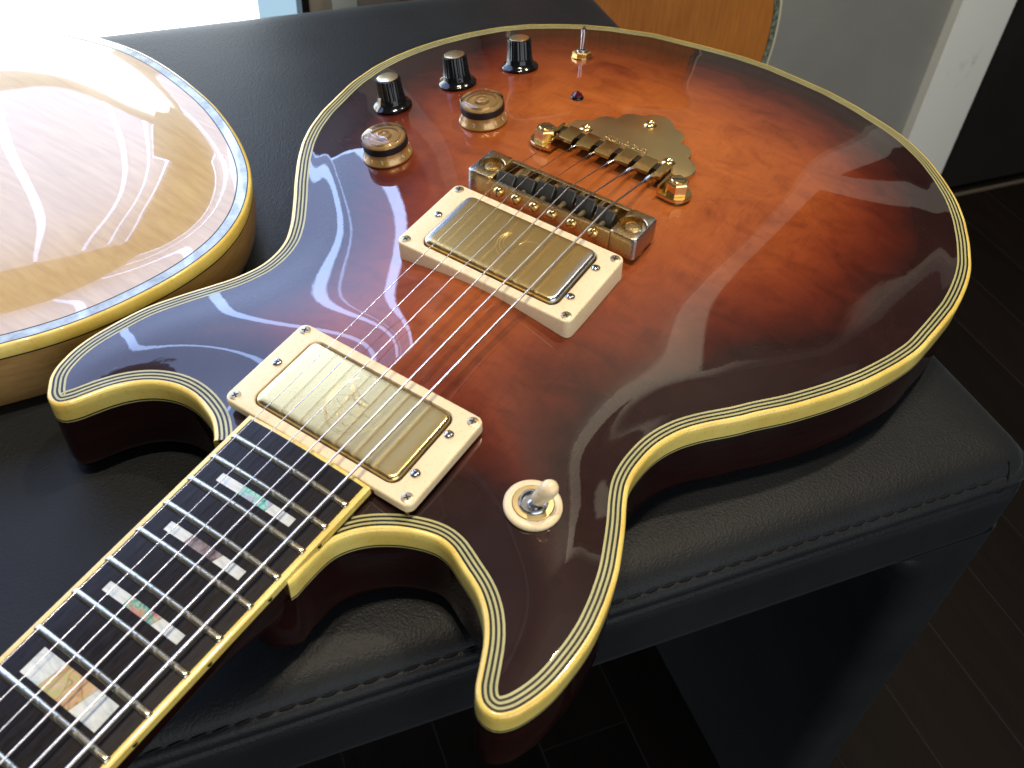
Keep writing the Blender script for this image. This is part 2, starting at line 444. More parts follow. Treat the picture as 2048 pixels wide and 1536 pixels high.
M_ABALONE_M = abalone('abalone_mixed', [(0.3, (0.12, 0.08, 0.07)), (0.42, (0.08, 0.30, 0.34)), (0.5, (0.30, 0.46, 0.28)), (0.58, (0.44, 0.26, 0.16)), (0.7, (0.50, 0.12, 0.28))], 190.0, 0.010)
M_ABALONE_O = abalone('abalone_orange', [(0.3, (0.16, 0.10, 0.05)), (0.42, (0.44, 0.30, 0.14)), (0.5, (0.58, 0.34, 0.20)), (0.6, (0.40, 0.42, 0.16)), (0.72, (0.60, 0.40, 0.34))], 120.0, 0.012)
M_ABALONE_S = simple('abalone_silver', (0.30, 0.36, 0.36), 0.25, coat=0.8, var=0.45, vscale=110)
# leather
m, nt, b = mat('black_leather'); M_LEATHER = m
vec = coords(nt)
vo = N(nt, 'TexVoronoi', feature='F1'); vo.inputs['Scale'].default_value = 900.0
wv = N(nt, 'TexNoise'); wv.inputs['Scale'].default_value = 200.0; nt.links.new(vec, wv.inputs['Vector'])
sc = N(nt, 'VectorMath', operation='SCALE'); sc.inputs['Scale'].default_value = 0.003; nt.links.new(wv.outputs['Color'], sc.inputs[0])
ad = N(nt, 'VectorMath', operation='ADD'); nt.links.new(vec, ad.inputs[0]); nt.links.new(sc.outputs[0], ad.inputs[1])
nt.links.new(ad.outputs[0], vo.inputs['Vector'])
n1 = noise(nt, vec, 600.0, 4, 0.6)
hgt = mathn(nt, 'ADD', mathn(nt, 'MULTIPLY', vo.outputs['Distance'], 0.8), n1)
setp(b, color=(0.014, 0.016, 0.020), rough=0.5, spec=0.2, sheen=0.10)
b.inputs['Sheen Roughness'].default_value = 0.35
b.inputs['Sheen Tint'].default_value = (0.88, 0.94, 1.0, 1)
link(nt, ramp(nt, noise(nt, vec, 22.0, 3, 0.5), [(0.3, (0.0058, 0.0070, 0.0084)), (0.7, (0.0100, 0.0120, 0.0140))]), b, 'Base Color')
bump(nt, b, hgt, 0.7, 0.20*S)
M_THREAD = simple('black_thread', (0.004, 0.004, 0.006), 0.75, spec=0.2)
# blond and amber guitars
def wood(name, lo, hi, scale, gs, rot, rough=0.35, coat=1.0):
    m, nt, b = mat(name)
    gv = coords(nt, scale=gs, rot=rot)
    f = noise(nt, gv, scale, 4, 0.6, 0.3)
    c = ramp(nt, f, [(0.3, lo), (0.7, hi)])
    c = mix(nt, 1.0, c, ramp(nt, noise(nt, coords(nt), 12.0, 3, 0.5), [(0.3, (0.86, 0.82, 0.76)), (0.7, (1.06, 1.06, 1.06))]), 'MULTIPLY')
    link(nt, c, b, 'Base Color'); setp(b, rough=rough, coat=coat, coatr=0.02)
    pk = noise(nt, coords(nt, scale=gs, rot=rot), scale*0.5, 2)
    bump(nt, b, pk, 0.3, 0.02*S, coat=True)
    return m
M_BLOND = wood('blond_maple', (0.44, 0.295, 0.11), (0.53, 0.385, 0.165), 300.0, (1.0, 0.10, 1.0), (0, 0, 0.6))
M_BLONDSIDE = wood('blond_side', (0.40, 0.22, 0.07), (0.56, 0.34, 0.125), 300.0, (0.25, 0.25, 1.5), (0, 0, 0), 0.4, 0.6)
M_AMBER = wood('amber_spruce', (0.40, 0.13, 0.022), (0.52, 0.20, 0.035), 330.0, (1.0, 1.0, 0.03), (0, 0, 0), 0.42, 0.5)
M_MAHOGANY = wood('mahogany', (0.10, 0.03, 0.012), (0.16, 0.05, 0.02), 260.0, (1, 1, 0.1), (0, 0, 0), 0.35, 0.7)
M_IVORY = simple('ivory_binding', (0.62, 0.58, 0.42), 0.4, coat=0.3)
M_ABALONE_E = simple('abalone_dark_speckle', (0.16, 0.19, 0.14), 0.3, coat=0.5, var=0.9, vscale=260)
# room
m, nt, b = mat('dark_floor_plank'); M_FLOOR = m
gv = coords(nt, scale=(1, 0.05, 1))
inf = N(nt, 'ObjectInfo')
f = mathn(nt, 'ADD', mathn(nt, 'MULTIPLY', noise(nt, gv, 160.0, 5, 0.65), 0.8), mathn(nt, 'MULTIPLY', inf.outputs['Random'], 0.2))
link(nt, ramp(nt, f, [(0.3, (0.0022, 0.0014, 0.0011)), (0.7, (0.0058, 0.0038, 0.0029))]), b, 'Base Color')
setp(b, rough=0.55, spec=0.10)
bump(nt, b, noise(nt, gv, 220.0, 4), 0.3, 0.2*S)
M_GROUT = simple('plank_joint', (0.014, 0.0125, 0.012), 0.8, spec=0.2)
m, nt, b = mat('grey_wall_paint'); M_WALL = m
vec = coords(nt)
link(nt, ramp(nt, noise(nt, vec, 5.0, 4, 0.6), [(0.3, (0.235, 0.235, 0.212)), (0.7, (0.28, 0.28, 0.256))]), b, 'Base Color')
setp(b, rough=0.8, spec=0.2); bump(nt, b, noise(nt, vec, 60.0, 4, 0.7), 0.35, 1.2*S)
m, nt, b = mat('white_trim_paint'); M_TRIM = m
vec = coords(nt)
sm = noise(nt, coords(nt, scale=(1, 1, 0.4)), 30.0, 5, 0.7)
link(nt, ramp(nt, sm, [(0.24, (0.55, 0.56, 0.50)), (0.34, (0.80, 0.82, 0.76))]), b, 'Base Color')
setp(b, rough=0.5); bump(nt, b, noise(nt, vec, 80.0, 3), 0.2, 0.5*S)
M_DOOR = simple('black_door', (0.012, 0.010, 0.009), 0.55, var=0.25, vscale=8, spec=0.3)
M_FRAMEBLACK = simple('black_window_frame', (0.008, 0.008, 0.008), 0.4)
M_CURTAINWALL = simple('beige_reveal', (0.36, 0.34, 0.28), 0.8, var=0.08, vscale=10)
M_CYANSTRIP = simple('pale_cyan_strip', (0.50, 0.60, 0.60), 0.7)
def emitter(name, color, strength):
    m = bpy.data.materials.new(name); m.use_nodes = True; nt = m.node_tree
    nt.nodes.remove(nt.nodes['Principled BSDF'])
    e = N(nt, 'Emission'); e.inputs[0].default_value = (*color, 1); e.inputs[1].default_value = strength
    nt.links.new(e.outputs[0], nt.nodes['Material Output'].inputs[0])
    return m
# ------------------------------------------------------------------ the setting: floor, wall, window, door
TEST = False
def bboxobj(name, u0, u1, v0, v1, z0, z1, material, parent=None, bev=0.0):
    """box aligned with the bench / wall axes"""
    cu, cv, cz = (u0+u1)/2, (v0+v1)/2, (z0+z1)/2
    M = UVM.copy(); M.translation = uv(cu, cv, cz)
    if bev:
        vf = rbox(u1-u0, v1-v0, z0-cz, z1-cz, bev, bev)
    else:
        vf = box(u0-cu, u1-cu, v0-cv, v1-cv, z0-cz, z1-cz)
    return obj(name, vf[0], vf[1], material, parent, M=M)

floor = structure(bboxobj('floor', -1800, 2600, -1500, 700, FLOOR_Z-30, FLOOR_Z-0.5, M_GROUT))
rnd = random.Random(4)
PW = 73.5
col = 0
u0 = 232.0 - PW*5
while u0 < 1500:
    if abs(u0 + PW - 232.0) < 1: joints = [-700, -250, 53.6, 560]
    else:
        j = -900 + rnd.uniform(0, 400); joints = []
        while j < 650: joints.append(j); j += rnd.uniform(420, 560)
        joints.append(700)
    for a, b_ in zip(joints[:-1], joints[1:]):
        b2 = min(b_, 690)
        if b2 - a > 30:
            bboxobj('plank', u0+0.7, u0+PW-0.7, a+0.7, b2-0.7, FLOOR_Z-8, FLOOR_Z + rnd.uniform(-0.25, 0.1), M_FLOOR, floor)
    u0 += PW

TRIM0, TRIM1 = 857.0, 938.0
wall = structure(bboxobj('wall', 174.5, TRIM0+20, WALL_V, WALL_V+60, FLOOR_Z-2, 2100, M_WALL))
pier = structure(bboxobj('wall_reveal', 132.5, 174.5, WALL_V+2, WALL_V+60, FLOOR_Z-2, 2100, M_CURTAINWALL))
bboxobj('corner_strip', 152.0, 174.0, WALL_V-1.5, WALL_V+2, FLOOR_Z, 2100, M_CYANSTRIP, pier)

# window beside the wall: bright daylight outside, a dark rail, roller blinds with light leaking between them
E_SKY = emitter('daylight_outside', (0.84, 0.93, 1.0), 6.0)
E_GAP = emitter('daylight_upper', (0.42, 0.58, 1.0), 14.0)
E_BLIND = emitter('backlit_blind', (0.42, 0.57, 1.0), 4.2)
E_PALE = emitter('backlit_frosted_strip', (0.50, 0.74, 0.92), 0.85)
win = thing('window', uv(-380, WALL_V, FLOOR_Z), 'tall bright window with blinds behind the bench at the left', 'window')
WU0, WU1, WZ = -900.0, 126.0, 800.0
SILL = -145.0
bboxobj('sill_wall', WU0, WU1, WALL_V-6, WALL_V+40, FLOOR_Z-2, SILL, M_WALL, win)
bboxobj('lower_pane', WU0, 93.0, WALL_V+26, WALL_V+30, SILL, 125.0, E_SKY, win)
bboxobj('frosted_strip', 93.0, WU1, WALL_V+24, WALL_V+30, SILL, 108.0, E_PALE, win)
bboxobj('upper_pane', WU0, WU1, WALL_V+26, WALL_V+30, 140.0, WZ, E_GAP, win)
bboxobj('rail', WU0, WU1, WALL_V+4, WALL_V+34, 125.0, 140.0, M_FRAMEBLACK, win, 1.0)
bboxobj('jamb', WU1, 132.5, WALL_V-2, WALL_V+40, FLOOR_Z, 2100, M_FRAMEBLACK, win)
bboxobj('lintel', WU0, WU1, WALL_V, WALL_V+40, WZ, 2100, M_WALL, win)
bboxobj('lower_board', 62.0, WU1, WALL_V+4.5, WALL_V+9, 104.0, 216.0, M_FRAMEBLACK, win)
bboxobj('post', 103.0, WU1-0.5, WALL_V+1, WALL_V+24, 216.5, WZ, M_FRAMEBLACK, win)
for a, b_, z0 in ((WU0, -126, 140), (-116, -15, 140), (-5, 46, 140), (54, 61, 140), (62, 93, 224)):
    bboxobj('blind', a, b_, WALL_V+10, WALL_V+12, z0, WZ, E_BLIND, win)

# dark panelled door in a white frame at the right
door = thing('door', uv(1120, WALL_V, FLOOR_Z), 'black panelled door in a white painted frame right of the grey wall', 'door')
bboxobj('frame_stile', TRIM0, TRIM1, WALL_V-14, WALL_V+40, FLOOR_Z, 1540, M_TRIM, door, 1.5)
bboxobj('frame_stile', 1370, 1450, WALL_V-14, WALL_V+40, FLOOR_Z, 1540, M_TRIM, door, 1.5)
bboxobj('frame_rail', TRIM1, 1370, WALL_V-13, WALL_V+40, 1430, 1539, M_TRIM, door, 1.5)
bboxobj('frame_rail', TRIM1, 1370, WALL_V-13, WALL_V+40, 320, 425, M_TRIM, door, 1.5)
bboxobj('door_stop', TRIM1, TRIM1+10, WALL_V-4, WALL_V+40, FLOOR_Z, 320, simple('dark_stop', (0.03, 0.028, 0.024), 0.5), door)
bboxobj('lower_panel', TRIM1+10, 1370, WALL_V+4, WALL_V+30, FLOOR_Z+7, 320, M_DOOR, door, 1.5)
bboxobj('upper_panel', TRIM1, 1370, WALL_V+4, WALL_V+30, 425, 1430, M_DOOR, door, 1.5)
bboxobj('threshold', TRIM1, 1370, WALL_V-10, WALL_V-4, FLOOR_Z-1, FLOOR_Z+1.5, simple('threshold_brown', (0.06, 0.05, 0.04), 0.5), door)
structure(bboxobj('wall', 1450, 2600, WALL_V, WALL_V+60, FLOOR_Z-2, 2100, M_WALL))
structure(bboxobj('wall', TRIM0+20, 1450, WALL_V+0.5, WALL_V+60, 1540, 2100, M_WALL))
structure(bboxobj('wall', -2400, WU0, WALL_V, WALL_V+60, FLOOR_Z-2, 2100, M_WALL))
# ------------------------------------------------------------------ leather bench
bench = thing('leather_bench', uv(-300, 190, FLOOR_Z), 'black leather bench with stitched edge and slab legs under the guitars', 'bench')
BU0, BU1, BV0, BV1 = -900.0, 327.0, -60.0, 465.0
def bench_loop(ins, z, r):
    w, h = BU1-BU0-2*ins, BV1-BV0-2*ins
    return [tuple(uv(x, y, z)) for x, y in rrect(w, h, max(r-ins*0.4, 6), 10, (BU0+BU1)/2, (BV0+BV1)/2)]
# seat pad with soft pillowed edge down to the stitched seam
prof = [(120, -42.0), (60, -42.05), (34, -42.2), (24, -42.6), (16.5, -43.5), (11, -44.9), (7.4, -46.9), (5.2, -49.2), (4.6, -51.0)]
vf = loft([bench_loop(i, z, 17) for i, z in prof], cap0=True, cap1=False)
obj('seat_pad', vf[0], vf[1], M_LEATHER, bench, sharp=60)
prof = [(5.2, -50.9), (3.4, -51.2), (2.0, -52.6), (1.5, -54.5), (1.7, -57.0), (2.6, -58.6), (3.6, -59.2)]
vf = loft([bench_loop(i, z, 17) for i, z in prof], cap0=False, cap1=False)
obj('welt', vf[0], vf[1], M_LEATHER, bench, sharp=60)
prof = [(3.4, -58.9), (2.2, -59.6), (1.4, -61.5), (1.0, -66), (1.0, -88), (2.0, -94), (5.0, -97), (12, -98)]
vf = loft([bench_loop(i, z, 17) for i, z in prof], cap0=False, cap1=True)
obj('apron', vf[0], vf[1], M_LEATHER, bench, sharp=60)
# slab leg at the near end: its inner edge sweeps out into the apron
def leg(name, ua, ub, flip):
    L = []
    zs = [-93, -97, -103, -112, -125, -145, -175, -220, -300, FLOOR_Z+0.2]
    fl = [34, 22, 14, 8, 4, 1.5, 0, -1, -2, -2]
    for z, g in zip(zs, fl):
        a, b_ = (ua - g, ub) if not flip else (ua, ub + g)
        L.append([tuple(uv(x, y, z)) for x, y in rrect(b_-a, BV1-BV0-3, 13, 8, (a+b_)/2, (BV0+BV1)/2)])
    vf = loft(L)
    obj(name, vf[0], vf[1], M_LEATHER, bench, sharp=60)
leg('leg', 283.0, 326.0, False)
leg('leg', BU0+1, BU0+44, True)
bboxobj('light_stop_panel', BU0+44, 283.0, BV1-16, BV1-3, -150, -97.5, M_LEATHER, bench, 2.0)  # unseen panel added to keep window light from under the seat
# stitches along the front seam and round the corner
st = MB()
P = [(-3.1, 0, 0), (-1.8, 0, 0.35), (0, 0, 0.45), (1.8, 0, 0.35), (3.1, 0, 0)]
sm_ = tube(P, [0.3, 0.5, 0.55, 0.5, 0.3], 6)
stitch = localmesh('stitch', sm_[0], sm_[1], M_THREAD)
for k in range(58):
    x = -140 + k*7.6
    if x > 296: break
    M = frame(uv(x, BV0 + 4.9, -50.5), Vector((0, 0, 1))*0.5 - V*0.85, U)
    inst('stitch', stitch, M @ Matrix.Rotation(0.10, 4, 'Z'), bench)
vf = tube([uv(307, BV0+8.5, -45.6), uv(306, BV0+5.4, -48.6), uv(304.5, BV0+3.0, -51.5), uv(303, BV0+1.5, -55), uv(302, BV0+2.4, -59)], 0.45, 6)
obj('corner_seam', vf[0], vf[1], M_THREAD, bench)
# ------------------------------------------------------------------ sunburst guitar
g = thing('sunburst_guitar', (180, 0, BENCH_Z), 'sunburst double cutaway electric guitar with gold hardware lying on the leather bench', 'electric guitar')
def lift(x, y):
    return 3.8*ss((34-x)/44.)*ss((62-np.abs(y))/34.)
def catmull(P, step):
    P = np.array(P, float); n = len(P); out = []
    for i in range(n):
        p0, p1, p2, p3 = P[i-1], P[i], P[(i+1) % n], P[(i+2) % n]
        m = max(1, int(round(np.linalg.norm(p2-p1)/step)))
        for k in range(m):
            t = k/m
            out.append(0.5*((2*p1) + (-p0+p2)*t + (2*p0-5*p1+4*p2-p3)*t*t + (-p0+3*p1-3*p2+p3)*t**3))
    return np.array(out)
def area2(P):
    return np.sum(P[:, 0]*np.roll(P[:, 1], -1) - np.roll(P[:, 0], -1)*P[:, 1])
def offset_steps(P, dists, step=0.25):
    """offset a closed loop inwards (positive) to each distance, advancing in small smoothed steps"""
    sgn = 1.0 if area2(P) > 0 else -1.0
    res = {}
    for side in (1, -1):
        Q = P.copy(); d = 0.0
        for target in sorted([abs(x) for x in dists if x*side > 0]):
            while d < target - 1e-6:
                s_ = min(step, target - d)
                T = np.roll(Q, -1, 0) - np.roll(Q, 1, 0)
                nrm = np.stack([-T[:, 1], T[:, 0]], 1)*sgn
                nrm /= np.maximum(np.linalg.norm(nrm, axis=1), 1e-6)[:, None]
                nrm = nrm*0.6 + 0.2*(np.roll(nrm, 1, 0) + np.roll(nrm, -1, 0))
                Q = Q + nrm*s_*side
                Q = Q*0.96 + 0.02*(np.roll(Q, 1, 0) + np.roll(Q, -1, 0))
                d += s_
            res[target*side] = Q.copy()
    res[0.0] = P.copy()
    return res
NOPEN = len(OUT)
Q0 = catmull(OUT + [(-35.5, -22.5), (-37, -17), (-36, -8), (-31, 6), (-22, 18), (-11, 26)], 1.6)
OPEN_END = int(np.argmin(np.linalg.norm(Q0 - np.array(OUT[-1]), axis=1)))       # the binding stops at the heel
LINE = 0.85
offs = offset_steps(Q0, [LINE*k for k in range(1, 8)] + [-0.5, -1.0, -1.5, -1.8, 1.4, 4.0, 9.0])
def polydist(X, Y, P):
    A = P; B = np.roll(P, -1, 0); AB = B - A; L2 = np.maximum((AB**2).sum(1), 1e-9)
    out = np.empty(X.shape); fx, fy = X.ravel(), Y.ravel(); o = out.ravel()
    for i in range(0, len(fx), 4000):
        px, py = fx[i:i+4000, None], fy[i:i+4000, None]
        t = np.clip(((px-A[:, 0])*AB[:, 0] + (py-A[:, 1])*AB[:, 1])/L2, 0, 1)
        o[i:i+4000] = np.sqrt(((px-A[:, 0]-t*AB[:, 0])**2 + (py-A[:, 1]-t*AB[:, 1])**2).min(1))
    return o.reshape(X.shape)
def inside(X, Y, P):
    r = np.zeros(X.shape, bool); n = len(P); j = n-1
    for i in range(n):
        xi, yi, xj, yj = *P[i], *P[j]
        c = ((yi > Y) != (yj > Y)) & (X < (xj-xi)*(Y-yi)/(yj-yi+1e-12) + xi)
        r ^= c; j = i
    return r
def blur(A, W, sig):
    k = np.exp(-0.5*(np.arange(-int(3*sig), int(3*sig)+1)/sig)**2)
    def cv(Z):
        for ax in (0, 1): Z = np.apply_along_axis(lambda r: np.convolve(r, k, 'same'), ax, Z)
        return Z
    return cv(A*W)/np.maximum(cv(W), 1e-6)
OUTP = Q0[::2]
def arch_raw(d):
    return 1.7*ss(d/26.) + 13.8*ss(d/112.)
GS = 2.0
gx = np.arange(-36, 412, GS); gy = np.arange(-176, 178, GS)
GX, GY = np.meshgrid(gx, gy, indexing='ij')
GD = polydist(GX, GY, OUTP)
GIN = inside(GX, GY, offs[LINE*6])
hr = arch_raw(GD)
hb = blur(hr, inside(GX, GY, Q0).astype(float), 5.0)
wgt = ss((GD-6)/24.)
GH = hr*(1-wgt) + hb*wgt + lift(GX, GY)
ins_ = inside(GX, GY, Q0).astype(float)
GH = GH*(1-ss((GD-3)/6.)) + blur(GH, ins_, 1.6)*ss((GD-3)/6.)
under = 10.1 + 0.0998*(GX-1) - 3.4                    # stay below the fingerboard
GH = np.where((GX < 12) & (np.abs(GY) < 30), np.minimum(GH, under), GH)
def H(x, y):
    i = min(max((x-gx[0])/GS, 0), len(gx)-1.001); j = min(max((y-gy[0])/GS, 0), len(gy)-1.001)
    a, b_ = int(i), int(j); s, t = i-a, j-b_
    return float(GH[a, b_]*(1-s)*(1-t) + GH[a+1, b_]*s*(1-t) + GH[a, b_+1]*(1-s)*t + GH[a+1, b_+1]*s*t)
def nrm_at(x, y, e=4.0):
    return Vector((-(H(x+e, y)-H(x-e, y))/(2*e), -(H(x, y+e)-H(x, y-e))/(2*e), 1)).normalized()

# carved top
edge = offs[LINE*6]
near = polydist(GX, GY, edge)
sel = GIN & (near > 1.1)
ip = np.stack([GX[sel], GY[sel]], 1)
co = [Vector(p) for p in edge] + [Vector(p) for p in ip]
ne = len(edge)
vo_, ed_, fa_, ov, oe, of = geometry.delaunay_2d_cdt(co, [(i, (i+1) % ne) for i in range(ne)], [list(range(ne))], 1, 1e-5)
vx = np.array([p[:] for p in vo_])
dd = polydist(vx[:, 0], vx[:, 1], OUTP)
zz = np.empty(len(vx))
lut = {(round(a, 2), round(b_, 2)): z for a, b_, z in zip(GX[sel], GY[sel], GH[sel])}
for i, (x, y) in enumerate(vx):
    k = (round(x, 2), round(y, 2))
    zz[i] = lut[k] if k in lut else float(arch_raw(dd[i]) + lift(x, y))
    if k not in lut and x < 0 and abs(y) < 27: zz[i] = min(zz[i], 10.1 + 0.0998*(x-1) - 3.4)
top = obj('carved_top', np.column_stack([vx, zz]), [tuple(f) for f in fa_], M_BURST, g, sharp=None)
a_ = top.data.attributes.new('edge', 'FLOAT', 'POINT')
a_.data.foreach_set('value', dd.astype(np.float32))

def ring3(P, z):
    return [(p[0], p[1], z + float(lift(p[0], p[1]))) for p in P[:OPEN_END+1]]
def ringlow(P, z, full=False):
    return [(p[0], p[1], z + float(lift(p[0], p[1]))) for p in (P if full else P[:OPEN_END+1])]
# purfling lines
for k in range(6):
    a, b_ = offs[LINE*k if k else 0.0], offs[LINE*(k+1)]
    za, zb = float(arch_raw(np.array(LINE*k))), float(arch_raw(np.array(LINE*(k+1))))
    pr_ = 0.05 if k % 2 == 0 else 0.03
    vf = loft([ring3(a, za-0.6), ring3(a, za+pr_), ring3(b_, zb+pr_), ring3(b_, zb-0.6)], closed=False)
    obj('purfling_line', vf[0], vf[1], M_BLACKLINE if k % 2 == 0 else M_PURF, g, sharp=50)
# cream binding with rounded top edge, and the thin lines under it
vf = loft([ring3(offs[0.0], -0.4), ring3(offs[0.0], 0.03), ring3(offs[-0.5], 0.0), ring3(offs[-1.0], -0.12), ring3(offs[-1.5], -0.5),
           ring3(offs[-1.8], -1.2), ringlow(offs[-1.8], -4.0), ringlow(offs[-1.8], -8.8), ringlow(offs[-1.5], -8.8), ringlow(offs[1.4], -8.8)], closed=False)
n_ = OPEN_END + 1
vf[1].append(tuple(k*n_ + OPEN_END for k in range(len(vf[0])//n_)))
vf[1].append(tuple(k*n_ for k in range(len(vf[0])//n_)))
obj('binding', vf[0], vf[1], M_BIND, g, sharp=60)
vf = loft([ringlow(offs[-1.0], -8.8), ringlow(offs[-1.8], -8.8), ringlow(offs[-1.8], -9.5), ringlow(offs[-1.0], -9.5)], closed=False)
obj('side_line', vf[0], vf[1], M_BLACKLINE, g)
vf = loft([ringlow(offs[-1.0], -9.5), ringlow(offs[-1.8], -9.5), ringlow(offs[-1.8], -10.1), ringlow(offs[-1.0], -10.1)], closed=False)
obj('side_line', vf[0], vf[1], M_PURF, g)
L = [ringlow(offs[-1.0], -10.1, True), ringlow(offs[-1.8], -10.1, True), ringlow(offs[-1.8], -14, True)]
for P, z, fr in ((offs[-1.8], -24, 0.5), (offs[-1.8], -33, 0.2), (offs[-1.0], -36.5, 0), (offs[1.4], -39.5, 0), (offs[4.0], -41.4, 0)):
    L.append([(p[0], p[1], z + fr*float(lift(p[0], p[1]))) for p in P])
vf = loft(L, cap0=False, cap1=False)
obj('side', vf[0], vf[1], M_SIDE, g, sharp=60)
def flat_fill(P, z):
    n_ = len(P)
    r_ = geometry.delaunay_2d_cdt([Vector(p) for p in P], [(i, (i+1) % n_) for i in range(n_)], [list(range(n_))], 1, 1e-5)
    return [(p[0], p[1], z) for p in r_[0]], [tuple(f) for f in r_[2]]
vf = flat_fill(offs[4.0][::3], -41.5)
obj('back', vf[0], vf[1], M_SIDE, g)

# ---- neck and fingerboard.  xf = distance from the nut
SCALE = 628.0
def fx(n): return (SCALE*(1 - 2**(-n/12.)) - 451.0)/1.005 + 0.1
def hw(x): return 19.32 + 6.94*((x - 1)*1.005 + 451.9)/451.9            # half width at the fret ends
def fz(x): return 10.1 + 0.0998*(x-1)                                    # plane of the fret crowns at the edge
CAMB = 300.0
def bz(x, y): return fz(x) - 1.0 + (hw(x)**2 - y*y)/(2*CAMB)            # ebony surface
NUT = fx(0); FEND = 9.4
def strip(name, ys0, ys1, x0, x1, ztop, zbot, material, parent, nx=24, ny=8, crown=0.0):
    """slab following the neck; ys0(x)..ys1(x) across"""
    loops = []
    for i in range(nx+1):
        x = x0 + (x1-x0)*i/nx
        l = []
        for j in range(ny+1):
            y = ys0(x) + (ys1(x)-ys0(x))*j/ny
            l.append((x, y, ztop(x, y) - crown*(2*j/ny-1)**4))
        l.append((x, ys1(x), zbot(x, ys1(x)))); l.append((x, ys0(x), zbot(x, ys0(x))))
        loops.append(l)
    vf = loft(loops)
    return obj(name, vf[0], vf[1], material, parent, sharp=40)
fb = strip('fingerboard', lambda x: -hw(x), lambda x: hw(x), NUT, FEND, bz, lambda x, y: fz(x)-6.4, M_EBONY, g, ny=12)
for s_ in (-1, 1):
    strip('fingerboard_binding', (lambda x, s_=s_: s_*hw(x) - (2.0 if s_ < 0 else 0)), (lambda x, s_=s_: s_*hw(x) + (2.0 if s_ > 0 else 0)),
          NUT, FEND+1.7, lambda x, y: bz(x, hw(x)) + 0.02 - 0.10*(abs(y)-hw(x))**2, lambda x, y: fz(x)-4.5, M_BIND, g, ny=4)
    strip('fingerboard_side_line', (lambda x, s_=s_: s_*(hw(x)+1.0) - 1.0), (lambda x, s_=s_: s_*(hw(x)+1.0) + 0.98),
          NUT, FEND+1.7, lambda x, y: fz(x)-4.5, lambda x, y: fz(x)-5.0, M_BLACKLINE, g, ny=2)
strip('end_binding', lambda x: -hw(x), lambda x: hw(x), FEND+0.45, FEND+1.7, lambda x, y: bz(x, y)+0.02, lambda x, y: fz(x)-6.0, M_BIND, g, nx=2, ny=12)
strip('end_line', lambda x: -hw(x), lambda x: hw(x), FEND, FEND+0.45, lambda x, y: bz(x, y)+0.01, lambda x, y: fz(x)-6.0, M_BLACKLINE, g, nx=2, ny=12)
# neck wood and heel
loops = []
for x in list(np.linspace(NUT, -70, 16)) + list(np.linspace(-60, 16, 12)):
    w = hw(x) + 1.9; zt = fz(x) - 5.0
    h = float(ss((x+75)/70.))
    dep = 15 + 5*(x-NUT)/(450.) + h*(zt + 34 - 20)
    dep = min(dep, zt - BENCH_Z - 1.5)
    l = []
    for i in range(17):
        a = math.pi*i/16
        ex = 1.0 - 0.45*h
        c_, s2 = math.cos(a), math.sin(a)
        l.append((x, w*math.copysign(abs(c_)**(0.72*ex), c_), zt - dep*abs(s2)**(0.9*ex)))
    l += [(x, -w*0.5, zt+0.02), (x, w*0.5, zt+0.02)]
    loops.append(l)
vf = loft(loops)
obj('neck', vf[0], vf[1], M_SIDE, g, sharp=50)
nb = rbox(5, 2*hw(NUT)+3.6, 0, 9.5, 0.8, 0.8)
obj('nut', [(x+NUT-2.6, y, z+fz(NUT)-7.0) for x, y, z in nb[0]], nb[1], M_RING, g)
hd = [(NUT-5, -22), (NUT-5, 22), (NUT-40, 33), (NUT-150, 37), (NUT-168, 20), (NUT-160, 0), (NUT-168, -20), (NUT-150, -37), (NUT-40, -33)]
hl = [[(x, y, fz(NUT)-7.5 + 0.02*(x-NUT) - k) for x, y in hd] for k in (0, 0.0)]
vf = loft([[(x, y, BENCH_Z + 0.5) for x, y in hd], [(x, y, fz(NUT) - 4.0 + 0.012*(x-NUT)) for x, y in hd]])
obj('headstock', vf[0], vf[1], M_SIDE, g)
# frets
for n in range(1, 23):
    x = fx(n); w = hw(x) + 0.55
    loops = []
    ys = [-w, -w+0.25, -w+0.8] + list(np.linspace(-w+2, w-2, 13)) + [w-0.8, w-0.25, w]
    for y in ys:
        e = min(1.0, (w-abs(y))/0.8); k = 0.35 + 0.65*math.sqrt(max(0, 1-(1-e)**2))
        zb = bz(x, min(abs(y), hw(x))) - 0.15
        l = []
        for i in range(9):
            a = math.pi*i/8
            l.append((x + 1.4*(0.6+0.4*k)*math.cos(a), y, zb + (1.15*k)*math.sin(a)**0.8))
        loops.append(l)
    vf = loft(loops)
    o = obj('fret', vf[0], vf[1], M_FRET, fb, sharp=50)
